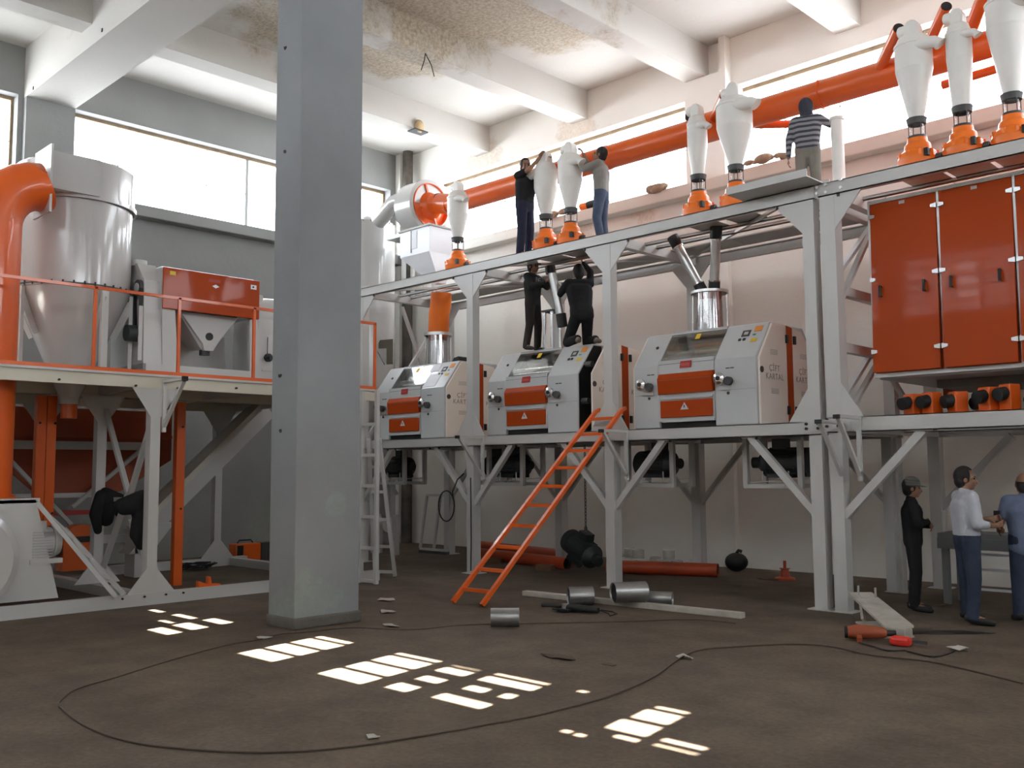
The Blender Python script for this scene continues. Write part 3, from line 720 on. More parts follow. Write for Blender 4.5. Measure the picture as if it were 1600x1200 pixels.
    k = on_slope(.55, .01); B(MB().cyl((.30, k[0], k[1]), (.30, k[0]-.01, k[1]+.008), .025, n=10), 'knob', BLACK)
    if paper: plate(1.44, 1.80, .06, .55, PAPER, 'paper_sheet'); plate(1.36, 1.62, .66, .96, PAPER, 'paper_sheet')
    # right side cover, two leaves around an orange strip
    dx = .24 if pulled else 0
    s0, s1 = MW-.02+dx, MW+.015+dx
    fr = [(.03, .0), (.03, .93), (.41, 1.44), (.80, 1.44), (.80, 0)]
    bk = [(.97, 0), (.97, 1.42), (1.25, 1.39), (1.36, 1.28), (1.62, 1.08), (1.73, .9), (1.73, 0)]
    f1 = bevel(B(MB().prism(fr, s0, s1, 'yz'), 'side_cover', MILLC), .012); f2 = bevel(B(MB().prism(bk, s0, s1, 'yz'), 'side_cover', MILLC), .012)
    B(MB().prism([(.80, 0), (.80, 1.44), (.97, 1.42), (.97, 0)], s0-.01, s1-.002, 'yz'), 'side_strip', ORANGED)
    if pulled:
        B(MB().prism([(.02, .03), (.02, .93), (.4, 1.43), (.6, 1.43), (.6, .03)], MW-.02, MW-.012, 'yz'), 'open_side', BLACK)
        B(MB().prism([(.06, .0), (.06, .92), (.44, 1.42), (1.3, 1.38), (1.7, .9), (1.7, 0)], s0-.02, s0-.004, 'yz'), 'cover_lining', BLACK)
        for hx, hz in ((.1, .5), (.2, 1.1)): B(MB().cyl((MW-.02, hx, hz), (MW+.12, hx, hz), .05, n=12), 'shaft_end', DARK)
    for z in (.22, 1.24):
        for y in (.76, .98): B(MB().box((s1-.002, y, z-.06), (s1+.03, y+.05, z+.06)), 'hinge', BLACK)
    ln = MB()
    for cov_, cy in ((f1, .43), (f2, 1.28)):
        for z in (.47, 1.02):
            g = MB()
            for q in range(4): g.box((s1, cy-.10, z-.03+q*.02), (s1+.003, cy+.10, z-.02+q*.02))
            B(g, 'vent', GREYL, cov_)
        mw = Matrix.Translation((s1+.003, cy, .735)) @ Matrix.Rotation(R(90), 4, 'Z') @ Matrix.Rotation(R(90), 4, 'X')
        text_mesh('ÇİFT\nKARTAL', .12, 'lettering', INKS, cov_, mw)
    B(MB().cyl((s1, .08, .76), (s1+.01, .08, .76), .045, n=14), 'lock', INKB, f1)
    B(MB().cyl((s1, 1.66, .76), (s1+.01, 1.66, .76), .03, n=14), 'lock', INKB, f2)
    # left side cover
    B(MB().prism([(.03, 0), (.03, .93), (.41, 1.44), (1.35, 1.44), (1.73, .93), (1.73, 0)], -.03, 0, 'yz'), 'side_cover', MILLC)
    B(MB().prism([(.80, 0), (.80, 1.44), (.97, 1.44), (.97, 0)], -.035, -.03, 'yz'), 'side_strip', ORANGED)
    return r
mill(-15.26, 'roller mill with white paper sheets taped on its front', paper=True)
mill(-12.02, 'roller mill with its side cover pulled open, two men on top', pulled=True)
mill(-8.81, 'closed roller mill below the two slanting steel pipes')

# sight cylinders on top of the mills and the feed pipes -------------------------------
MESHM = mat('perforated_steel', (0.7, 0.7, 0.69, 1), .25, metal=.95, var=.5, scale=60, col2=(.25, .25, .25, 1), bump=.6, bscale=55)
TUBE = clear_glass('clear_plastic_tube', (.88, .88, .88, 1), .16)
REDR = mat('red_inlet_ring', (.32, .06, .03, 1), .4)
def sight_cylinder(x, y, label):
    z = 3.84
    r = thing('inlet_cylinder', label, 'inlet cylinder', (x, y, z))
    MB().lathe([(.285, 0), (.285, .02), (.275, .02), (.255, .64)], (x, y, z), 32).build('clear_shell', TUBE, r)
    MB().lathe([(.27, .62), (.285, .62), (.285, .66), (.0, .66)], (x, y, z), 32).build('top_ring', GALV, r)
    MB().lathe([(.18, .52), (.20, .66)], (x, y, z), 24).build('red_collar', REDR, r)
    # perforated inner screen towards the hall and steel side posts
    MB().lathe([(.20, .02), (.19, .52)], (x, y, z), 24).build('screen', MESHM, r)
    for a in (-150, -30, 40, 140):
        c, s = math.cos(R(a)), math.sin(R(a))
        MB().bar((x+c*.265, y+s*.265, z+.02), (x+c*.25, y+s*.25, z+.63), .05, .012, (c, s, 0)).build('post', STEEL, r)
    return r
c3 = sight_cylinder(-8.0, 12.5, 'clear inlet cylinder under the two slanting steel pipes')
c1 = sight_cylinder(-14.35, 12.5, 'clear inlet cylinder under the short orange elbow')
def sleeve_pipe(p, q, label):
    p, q = Vector(p), Vector(q); d = (q-p).normalized()
    r = thing('feed_pipe', label, 'pipe', p, 0, 'steel feed pipes above the closed mill')
    MB().cyl(p+d*.1, q-d*.12, .075, n=20, caps=(0, 0)).build('tube', GALV, r)
    MB().cyl(p-d*.02, p+d*.14, .088, n=18).build('rubber_sleeve', BLACK, r)
    MB().cyl(q-d*.2, q, .09, n=18).build('rubber_sleeve', BLACK, r)
    for t in (p+d*.15, q-d*.2): MB().cyl(t-d*.01, t+d*.01, .093, n=18).build('clamp', STEEL, r)
sleeve_pipe((-8.1, 12.48, 4.50), (-8.52, 12.3, 5.42), 'bright slanting feed pipe leaning away from its twin, rubber sleeves')
sleeve_pipe((-7.9, 12.48, 4.50), (-7.72, 12.3, 5.44), 'upright slanting feed pipe of the pair over the closed mill')
# orange feed elbow to the first mill
r = thing('feed_chute', 'short bent orange chute above the paper-covered mill', 'chute', (-14.35, 12.5, 4.5))
MB().pipe([(-14.35, 12.5, 4.46), (-14.33, 12.5, 4.6), (-14.27, 12.46, 4.9), (-14.2, 12.44, 5.08), (-14.19, 12.44, 5.30)], .21, 28).build('chute_body', ORANGEC, r)
MB().cyl((-14.35, 12.5, 4.50), (-14.35, 12.5, 4.52), .28, n=28).build('flange', GALV, r)
# pipe pieces over the middle mill, held by the workmen
r = thing('feed_pipe', 'short clear feed pipe held by two men on the open mill', 'pipe', (-10.7, 12.1, 4.3))
MB().cyl((-10.66, 12.05, 4.35), (-10.78, 11.95, 5.2), .075, n=18, caps=(0, 0)).build('tube', GALV, r)
MB().cyl((-10.64, 12.07, 4.2), (-10.66, 12.05, 4.42), .088, n=18).build('rubber_sleeve', BLACK, r)
MB().cyl((-10.78, 11.94, 5.12), (-10.79, 11.93, 5.25), .088, n=18).build('rubber_sleeve', BLACK, r)
r = thing('inlet_stand', 'narrow steel inlet frame standing between two men on mill', 'stand', (-11.0, 12.2, 3.84))
for dx, dy in ((0, 0), (.2, 0), (0, .2), (.2, .2)): MB().bar((-11.1+dx, 12.1+dy, 3.84), (-11.08+dx*.85, 12.1+dy, 4.5), .03, .05).build('post', STEEL, r)
MB().cbox((-11.0, 12.2, 4.52), (.26, .28, .03)).build('top_plate', DARK, r)
# dark switch box on the first mill
tag(MB().prism([(-13.62, 3.836), (-13.38, 3.836), (-13.42, 3.95), (-13.55, 3.93)], 12.2, 12.45, 'xz').build('switch_box', BLACK), 'small black box lying on the paper-covered mill', 'box')
# ================================================================== cyclones on the upper deck
CYCW = mat('cyclone_white', (0.80, 0.78, 0.74, 1), .4, var=.1, scale=4)
LIT = clear_glass('sight_tube_glass', (.95, .95, .95, 1), .08)
def cyclone(x, r0, zt, label, slim=False, y=11.92, inlet=1):
    r = thing('cyclone_separator', label, 'cyclone', (x, y, 5.43), 0, 'cyclones on the upper deck')
    c = (x, y, 0)
    # airlock: ribbed orange casting on a flange
    al = MB().lathe([(.0, 5.432), (.20, 5.432), (.20, 5.45), (.18, 5.46), (.23, 5.53), (.245, 5.62), (.225, 5.69), (.165, 5.74), (.155, 5.81), (.125, 5.84), (.12, 5.89), (0, 5.89)], c, 24).build('airlock', ORANGEC, r)
    for k in range(10):
        a = 2*math.pi*k/10+.15; cx, cy = math.cos(a), math.sin(a)
        MB().bar((x+cx*.205, y+cy*.205, 5.49), (x+cx*.232, y+cy*.232, 5.70), .035, .03, (cx, cy, 0)).build('rib', ORANGEC, al)
    MB().bar((x-.33, y, 5.60), (x+.33, y, 5.60), .03, .03).build('shaft', GALV, al)
    MB().cyl((x+.22, y-.02, 5.60), (x+.30, y-.02, 5.60), .05, n=12).build('coupling', DARK, al)
    MB().box((x+.15, y-.215, 5.60), (x+.20, y-.15, 5.69)).build('inspection_slot', BLACK, al)
    MB().box((x-.25, 11.70, 5.426), (x+.25, 12.38, 5.432)).build('base_plate', DECKG, r)
    # sight glass
    MB().lathe([(.11, 5.89), (.12, 5.89), (.115, 5.92), (.0, 5.92)], c, 20).build('lower_collar', DARK, r)
    MB().lathe([(.085, 5.92), (.085, 6.08)], c, 20).build('sight_glass', LIT, r)
    for k in range(4):
        a = R(45+90*k); MB().cyl((x+.105*math.cos(a), y+.105*math.sin(a), 5.9), (x+.105*math.cos(a), y+.105*math.sin(a), 6.1), .006, n=6).build('tie_rod', DARK, r)
    MB().lathe([(.085, 6.07), (.11, 6.075), (.12, 6.13), (.125, 6.15), (.10, 6.15)], c, 20).build('upper_collar', DARK, r)
    rb = .085 if not slim else .11
    zc = zt-.62
    MB().lathe([(rb, 6.13), (r0*.98, zc), (r0, zc+.02), (r0, zt-.28)], c, 32).build('cone', CYCW, r)
    # scroll inlet around the head
    MB().lathe([(r0, zt-.30), (r0*1.04, zt-.30), (r0*1.04, zt-.27), (r0*.98, zt-.27), (r0*.80, zt-.18), (r0*.62, zt-.16), (0, zt-.16)], c, 32).build('head', CYCW, r)
    s = inlet
    zi = zt-.34
    MB().pipe([(x-s*r0*.5, y-r0*.30, zi), (x+s*r0*.2, y-r0*.52, zi), (x+s*r0*.9, y-r0*.55, zi), (x+s*r0*1.35, y-r0*.50, zi-.01), (x+s*r0*1.62, y-r0*.45, zi-.05)], [r0*.30, r0*.40, r0*.36, r0*.31, r0*.31], 16).build('inlet_arm', CYCW, r)
    MB().cyl((x+s*r0*1.60, y-r0*.455, zi-.045), (x+s*r0*1.66, y-r0*.44, zi-.062), r0*.36, n=16).build('inlet_rim', CYCW, r)
    # flat outlet fan-tail with round side opening
    w = max(.075, r0*.42)
    n = 10; prof = [(x-w, zt-.17)]+[(x+w*math.cos(math.pi*(1-k/n)), zt-.06+w*math.sin(math.pi*(1-k/n))*1.25) for k in range(n+1)]+[(x+w, zt-.17)]
    o = MB().prism(prof, y-.07, y+.10, 'xz').build('outlet', CYCW, r); bevel(o, .02)
    MB().cyl((x-w*.6, y+.0, zt-.06), (x-w-.07, y+.03, zt-.04), .075, n=16).build('outlet_neck', CYCW, r)
    MB().cyl((x-w-.068, y+.03, zt-.04), (x-w-.075, y+.03, zt-.04), .066, n=16).build('opening', BLACK, r)
    return r
cyclone(-13.12, .20, 7.20, 'lone white cyclone beside the orange inlet fan', inlet=1)
cyclone(-10.86, .205, 7.22, 'white cyclone gripped by the man in black T-shirt', inlet=-1)
cyclone(-10.30, .21, 7.25, 'white cyclone reached by the man in grey shirt', inlet=1)
cyclone(-7.77, .15, 7.22, 'slim white cyclone beside the wide one at the pilaster', inlet=1)
cyclone(-7.13, .26, 7.32, 'widest white cyclone in front of the wall pilaster', inlet=1)
cyclone(-4.53, .225, 7.38, 'white cyclone above the orange cabinet next to the plank', inlet=1)
cyclone(-3.98, .15, 7.36, 'slim white cyclone above the orange cabinet', slim=True, inlet=1)
cyclone(-3.42, .235, 7.55, 'broad white cyclone above the second cabinet door', inlet=1)

# ------------------------------------------------------------------ orange suction duct
YD, ZD = 12.82, 7.22
r = thing('suction_duct', 'long orange suction duct running above the cyclones', 'duct', (-9, YD, ZD))
MB().cyl((-14.3, YD, ZD), (-12.2, YD, ZD), .205, n=28).build('duct_section', ORANGE, r)
MB().cyl((-12.2, YD, ZD), (-8.35, YD, ZD), .205, n=28).build('duct_section', ORANGE, r)
MB().cyl((-8.35, YD, ZD), (-7.9, YD, ZD), .235, .235, n=28).build('duct_section', ORANGE, r)
MB().cyl((-7.9, YD, ZD), (-4.4, YD, ZD), .20, n=28).build('duct_section', ORANGE, r)
MB().cyl((-4.4, YD, ZD), (-2.0, YD, ZD), .18, n=28).build('duct_section', ORANGE, r)
for x in (-12.2, -10.2, -6.2, -4.4): MB().cyl((x-.012, YD, ZD), (x+.012, YD, ZD), .222, n=28).build('flange', ORANGE, r)
def branch(x0, x1, z1, rad=.075, y1=11.97):
    b = MB().cyl((x0, YD-.05, ZD+.05), (x1, y1, z1), rad, n=18).build('branch', ORANGE, r)
    d = (Vector((x1, y1, z1))-Vector((x0, YD-.05, ZD+.05))).normalized(); e = Vector((x1, y1, z1))
    MB().cyl(e, e+d*.012, rad*.9, n=18).build('branch_mouth', BLACK, b)
branch(-11.3, -11.02, 7.12); branch(-10.95, -10.45, 7.18, .085); branch(-8.3, -7.93, 7.12); branch(-8.0, -7.3, 7.26, .09)
branch(-5.35, -4.72, 7.42); branch(-4.75, -4.12, 7.50, .07); branch(-4.2, -3.62, 7.60, .085); branch(-3.5, -3.0, 7.6, .085)
MB().cyl((-7.5, YD+.1, 7.12), (-6.75, 13.45, 7.08), .06, n=14).build('low_branch', ORANGE, r)
MB().cyl((-4.6, YD+.25, 6.95), (-3.2, YD+.25, 6.98), .06, n=14).build('low_branch', ORANGE, r)

# ------------------------------------------------------------------ fan with orange inlet
r = thing('exhaust_fan', 'white scroll fan with big orange inlet cone in the corner', 'fan', (-15.2, YD, 6.7))
MB().lathe([(0, -.55), (.52, -.55), (.56, -.53), (.56, -.02), (.50, 0), (.47, 0)], (-14.95, YD, ZD+.1), 40, 'x').build('scroll_housing', WHITEG, r)
MB().prism([(YD-.2, ZD+.62), (YD+.55, ZD+.60), (YD+.60, ZD+.1), (YD-.5, ZD+.1)], -15.5, -14.96, 'yz').build('scroll_outlet', WHITEG, r)
MB().lathe([(.46, .0), (.44, -.06), (.30, -.02), (.22, .12), (.205, .30)], (-14.95, YD, ZD+.1), 36, 'x').build('inlet_cone', ORANGE, r)
MB().cyl((-14.66, YD, ZD+.09), (-14.30, YD, ZD), .21, .21, n=28).build('inlet_duct', ORANGE, r)
for a in (20, 110, 200, 290):
    c, s = math.cos(R(a)), math.sin(R(a))
    MB().bar((-14.94, YD+.25*c, ZD+.1+.25*s), (-14.94, YD+.46*c, ZD+.1+.46*s), .04, .03, (1, 0, 0)).build('inlet_vane', ORANGE, r)
MB().lathe([(.46, 0), (.475, 0), (.475, .03), (.46, .03), (.46, 0)], (-14.95, YD, ZD+.1), 36, 'x').build('inlet_ring', ORANGE, r)
MB().cyl((-15.5, YD, ZD+.1), (-15.95, YD, ZD+.1), .2, n=22).build('motor', mat('grey_motor', (.35, .36, .37, 1), .4), r)
MB().box((-16.0, YD-.35, ZD-.52), (-14.9, YD+.35, ZD-.44)).build('base_plate', WHITE, r)
for x in (-15.9, -15.2):
    for y in (YD+.05, YD+.3): MB().box((x-.035, y-.035, 5.43), (x+.035, y+.035, ZD-.52)).build('leg', WHITE, r)
MB().pipe([(-15.3, YD-.3, ZD+.3), (-15.75, YD-.35, ZD+.25), (-16.1, YD-.35, ZD+.05), (-16.3, YD-.35, ZD-.05)], .17, 18).build('outlet_elbow', WHITEG, r)

# bin under the fan
r = thing('feed_bin', 'square white feed bin tapering to a spout on upper deck', 'bin', (-14.7, 12.45, 5.45))
xa, xb, ya, yb = -15.12, -14.2, 12.14, 12.76; zt, zm, zb = 6.66, 6.12, 5.5
BINM = mat('bin_sheet', (0.72, 0.73, 0.76, 1), .3, var=.12, scale=3)
MB().box((xa, ya, zm), (xb, yb, zt)).build('body', BINM, r)
MB().add([(xa, ya, zm), (xb, ya, zm), (xb, yb, zm), (xa, yb, zm), (-14.33, 12.35, zb), (-14.15, 12.35, zb), (-14.15, 12.53, zb), (-14.33, 12.53, zb)],
         [(0, 1, 5, 4), (1, 2, 6, 5), (2, 3, 7, 6), (3, 0, 4, 7), (4, 5, 6, 7)]).build('hopper', BINM, r)
MB().box((xa-.03, ya-.03, zt-.02), (xb+.03, yb+.03, zt+.02)).build('rim', mat('bin_rim', (.4, .39, .37, 1), .5), r)
MB().box((-14.75, ya-.008, zm+.12), (-14.58, ya, zt-.06)).build('level_window', PAPER, r)
MB().box((-14.77, ya-.012, zm+.05), (-14.755, ya, zt-.04)).build('window_bar', DARK, r)
# white silo beyond it
r = thing('silo', 'tall round white silo half hidden by the concrete pillar', 'silo', (-17.05, 12.75, 0))
MB().lathe([(.12, 2.4), (.62, 3.5), (.62, 7.25), (.60, 7.28), (.0, 7.30)], (-17.05, 12.75, 0), 40).build('shell', WHITEG, r)
MB().lathe([(.13, 7.28), (.13, 7.46), (0, 7.46)], (-17.05, 12.75, 0), 20).build('top_cap', WHITEG, r)
for k in range(4):
    a = R(45+90*k); MB().bar((-17.05+.6*math.cos(a), 12.75+.6*math.sin(a), 0), (-17.05+.6*math.cos(a), 12.75+.6*math.sin(a), 4.0), .08, .08).build('leg', WHITE, r)
m = MB()
for k in range(24): m.ball((-17.05+.615*math.cos(R(15*k)), 12.75+.615*math.sin(R(15*k)), 7.24), .016, 6, 4)
for k in range(16): m.ball((-17.05+.62*math.cos(R(-62)), 12.75+.62*math.sin(R(-62)), 4.9+k*.15), .016, 6, 4)
m.build('rivets', DARK, r)['kind'] = 'stuff'
MB().prism([(-16.47, 4.52), (-16.40, 4.60), (-15.97, 4.58), (-15.97, 4.04), (-16.17, 4.05), (-16.17, 4.40), (-16.47, 4.42)], 12.62, 12.64, 'xz').build('stand_plate', mat('dark_olive_plate', (.09, .075, .05, 1), .6), r)
MB().bar((-16.45, 12.60, 4.35), (-16.2, 12.60, 4.05), .02, .02).build('stand_rod', DARK, r)

# ------------------------------------------------------------------ orange sifter cabinet
def cabinet():
    x0, x1, y0, y1, z0, z1 = -5.19, -0.98, 11.92, 14.3, 2.92, 5.22
    r = thing('plansifter', 'large orange sifter cabinet with glossy doors on platform', 'sifter', (-3.1, 13, 2.41))
    MB().box((x0+.02, y0+.02, z0+.03), (x1-.02, y1, z1-.03)).build('body', mat('sifter_body', (.55, .075, .012, 1), .35), r)
    fr = mat('aluminium_frame', (.66, .66, .65, 1), .35, metal=.3)
    MB().box((x0, y0-.01, z0), (x1, y0+.05, z0+.05)).build('frame_bar', fr, r); MB().box((x0, y0-.01, z1-.045), (x1, y0+.05, z1)).build('frame_bar', fr, r)
    n = 5; dw = .87
    for k in range(n+1):
        xd = min(x0+k*dw, x1); MB().box((xd-.014, y0-.012, z0), (xd+.014, y0+.04, z1)).build('frame_post', fr, r)
    yd = lambda z: y0-.11+.097*(z-z0-.055)/(z1-z0-.105)+.03     # doors lean back a little
    for k in range(n):
        xa = x0+k*dw+.02; xb = min(x0+(k+1)*dw, x1)-.02
        if xb-xa < .3: continue
        d = MB().prism([(y0-.11, z0+.055), (y0-.085, z0+.055), (y0+.012, z1-.05), (y0-.013, z1-.05)], xa, xb, 'yz').build('door', ORANGED, r); bevel(d, .006)
        for zz in (z0+.32, z0+1.25, z1-.22):
            for xs, sg in ((xa, 1), (xb, -1)):
                MB().prism([(xs-sg*.012, zz-.028), (xs+sg*.06, zz-.014), (xs+sg*.06, zz+.02), (xs-sg*.012, zz+.032)], yd(zz)-.05, yd(zz)-.028, 'xz').build('latch', GALV, d)
        for xs in (xa+.13, xb-.15):
            MB().cyl((xs, y0-.12, z0+1.02), (xs, y0-.115, z0+1.16), .018, n=8).build('handle', BLACK, d)
            for zz in (z0+1.03, z0+1.15): MB().cyl((xs, y0-.03, zz), (xs, y0-.118, zz), .012, n=8).build('handle_foot', BLACK, d)
        MB().box(((xa+xb)/2-.035, y0-.025, z1-.115), ((xa+xb)/2+.035, y0-.005, z1-.075)).build('name_plate', GREYL, d)
    dk = mat('sifter_underside', (.16, .14, .12, 1), .6, var=.3, scale=3)
    MB().box((x0+.03, y0+.06, z0-.02), (x1-.03, y1-.05, z0+.03)).build('bottom_plate', mat('sifter_bottom', (.42, .41, .40, 1), .4), r)
    MB().box((x0+.5, y0+.7, z0-.12), (x1-.3, y1-.5, z0-.02)).build('drive_frame', dk, r)
    for x in (x0+.12, x0+1.0, x0+2.2, x0+3.4):
        for y in (y0+.25, y1-.3):
            MB().cyl((x, y, z1-.03), (x, y, 5.30), .016, n=8).build('hanger_rod', STEEL, r)
    for x, y in ((-4.75, 12.25), (-4.2, 12.25), (-3.75, 12.3), (-3.2, 12.3), (-4.5, 13.2), (-3.6, 13.2)):
        MB().lathe([(.0, 0), (.10, 0), (.13, .06), (0, .06)], (x, y, z1-.03), 18).build('inlet_sleeve', mat('canvas_sleeve', (.62, .5, .36, 1), .8), r)
    for x in (x0+.2, x0+.9): MB().box((x-.06, y1-.5, z0-.16), (x+.06, y1-.3, z0)).build('support_foot', RUSTO, r)
    MB().box((x0-.04, y0+.1, z0+.95), (x0, y0+.3, z0+1.3)).build('side_clamp', ORANGE, r)
cabinet()
# spouts standing on the lower deck below the sifter
def spout(x, y, rz, h, label):
    r = thing('outlet_spout', label, 'spout', (x, y, 2.41), rz, 'outlet spouts under the sifter')
    B = lambda m, n, mt: m.build(n, mt, r, False)
    bevel(B(MB().box((-.085, -.085, 0), (.085, .085, h)), 'spout_box', ORANGE), .015)
    B(MB().cyl((0, -.04, h-.10), (0, -.19, h-.13), .078, n=18), 'sleeve', BLACK)
    B(MB().box((-.11, -.11, 0), (.11, .11, .02)), 'flange', ORANGE)
SPL = ('small orange spout with black mouth, standing first beside the lattice', 'small orange spout between the first and the dark crowded pair', 'low orange spout with its mouth turned aside, in the dark pair', 'orange spout overlapping the low one of the dark pair',
       'low orange spout behind the tall one after the gap', 'tall orange spout just after the gap in the row', 'tallest orange spout, between two shorter ones', 'short dark orange spout next to the tallest one', 'last orange spout of the row at the far door')
for (x, y, a, h), lb in zip(((-4.76, 12.0, -25, .28), (-4.53, 12.0, -25, .29), (-4.34, 12.26, 10, .24), (-4.22, 12.0, -40, .28), (-4.0, 12.28, -25, .26), (-3.87, 12.0, -25, .31), (-3.64, 12.0, -25, .33), (-3.44, 12.26, 0, .27), (-3.3, 12.0, 0, .3)), SPL):
    spout(x, y, R(a), h, lb)
# upright tube beside the hooded man
r = thing('white_tube', 'plain white upright tube standing beside the hooded man', 'tube', (-5.8, 12.4, 5.43))
MB().cyl((-5.8, 12.4, 5.432), (-5.8, 12.4, 6.62), .085, n=20).build('tube', CYCW, r); MB().cyl((-5.8, 12.4, 6.6), (-5.8, 12.4, 6.64), .1, n=20).build('rim', CYCW, r)
# ================================================================== machines on the left platform
r = thing('dust_filter_tank', 'tall white filter tank with bolted cone on left platform', 'tank', (-14.15, 5.3, 3.12))
c = (-14.15, 5.3, 0)
MB().lathe([(.80, 5.60), (.83, 5.60), (.83, 5.66), (.80, 5.66), (.80, 6.16), (.77, 6.18), (0, 6.18)], c, 48).build('upper_drum', WHITEG, r)
MB().lathe([(.78, 4.40), (.78, 5.62)], c, 48).build('drum', WHITEG, r)
MB().lathe([(.80, 4.40), (.80, 4.37), (.78, 4.36), (.14, 2.86), (.14, 2.76), (0, 2.76)], c, 48).build('cone', WHITEG, r)
MB().lathe([(.79, 4.385), (.81, 4.385), (.81, 4.405), (.79, 4.405)], c, 48).build('flange', DARK, r)
m = MB()
for k in range(36): a = R(10*k); m.cyl((c[0]+.80*math.cos(a), c[1]+.80*math.sin(a), 4.37), (c[0]+.80*math.cos(a), c[1]+.80*math.sin(a), 4.43), .014, n=6)
m.build('flange_bolts', BOLT, r)['kind'] = 'stuff'
MB().prism([(4.58, 5.64), (5.3, 5.64), (5.3, 6.16), (4.58, 6.16)], -13.62, -13.30, 'yz').build('tangent_inlet', WHITEG, r)
MB().box((-13.66, 4.55, 5.24), (-13.06, 4.58, 6.17)).build('inlet_flange', WHITE, r)
for a in (-75, 10, 60, 150, 230):
    cx, cy = math.cos(R(a)), math.sin(R(a))
    MB().bar((c[0]+cx*.80, c[1]+cy*.80, 3.12), (c[0]+cx*.80, c[1]+cy*.80, 4.36), .10, .05, (cx, cy, 0)).build('leg', WHITE, r)
    MB().bar((c[0]+cx*.76, c[1]+cy*.76, 4.28), (c[0]+cx*.5, c[1]+cy*.5, 3.75), .012, .2, (cx, cy, 0)).build('leg_web', WHITE, r)
MB().lathe([(.0, 2.56), (.11, 2.56), (.11, 2.76), (0, 2.76)], c, 20).build('outlet', ORANGE, r)
# orange riser from the blower
r = thing('riser_duct', 'thick orange duct rising from the blower and bending over', 'duct', (-13.35, 4.0, 1.48))
pts = [(-13.35, 3.98, 1.48), (-13.35, 3.98, 5.0)]+[(-13.35, 4.53-.55*math.cos(R(t)), 5.0+.62*math.sin(R(t))) for t in range(12, 91, 13)]
MB().pipe(pts+[(-13.35, 4.55, 5.63)], .325, 32).build('duct_bend', ORANGE, r)
MB().cyl((-13.35, 3.98, 1.46), (-13.35, 3.98, 1.50), .37, n=32).build('flange', ORANGE, r)
MB().cyl((-13.35, 3.98, 2.98), (-13.35, 3.98, 3.03), .345, n=32).build('flange', ORANGE, r)
# blower under it
r = thing('blower', 'white floor blower with motor under the orange duct', 'blower', (-13.3, 4.0, .15))
MB().prism([(3.2, .17), (4.82, .17), (4.50, 1.44), (3.2, 1.44)], -13.75, -13.0, 'yz').build('stand', WHITE, r)
MB().lathe([(.0, -.0), (.60, 0), (.66, .02), (.66, .14), (.58, .18), (0, .18)], (-13.0, 3.62, .72), 40, 'x').build('scroll', WHITEG, r)
MB().box((-13.7, 3.7, 1.40), (-13.0, 4.55, 1.46)).build('top_plate', WHITE, r)
mo = MB().cyl((-13.2, 4.45, .88), (-13.2, 4.76, .88), .20, n=24).build('motor', mat('pale_motor', (.5, .5, .49, 1), .4), r)
for k in range(10): MB().box((-13.41, 4.48+.0, .70+k*.035), (-12.99, 4.73, .712+k*.035)).build('fin', mat('pale_motor_fin', (.4, .4, .39, 1), .4), mo)
MB().lathe([(0, .12), (.17, .10), (.215, .02), (.215, 0)], (-13.2, 4.76, .88), 24, 'y').build('fan_cowl', WHITE, mo)
MB().box((-13.3, 4.5, 1.05), (-13.1, 4.68, 1.16)).build('terminal_box', WHITE, mo)
MB().box((-13.45, 4.45, .62), (-12.98, 4.85, .68)).build('motor_plate', WHITE, r)
# small steel ladder leaning at the blower
def ladder(name, label, rails, rungs, w, m, cat='ladder'):
    p0, p1 = Vector(rails[0][0]), Vector(rails[0][1]); q0, q1 = Vector(rails[1][0]), Vector(rails[1][1])
    r = thing(name, label, cat, (p0+q0)/2)
    for a, b in ((p0, p1), (q0, q1)): MB().bar(a, b, w, w).build('side_rail', m, r)
    for t in rungs: MB().bar(p0.lerp(p1, t), q0.lerp(q1, t), w*.85, w*.85).build('rung', m, r)
    return r
ladder('step_ladder', 'short white steel ladder leaning against the blower', [((-12.5, 5.36, .17), (-13.0, 4.52, 1.40)), ((-12.62, 5.52, .17), (-13.1, 4.9, 1.05))], (.25, .55, .85), .055, WHITE)
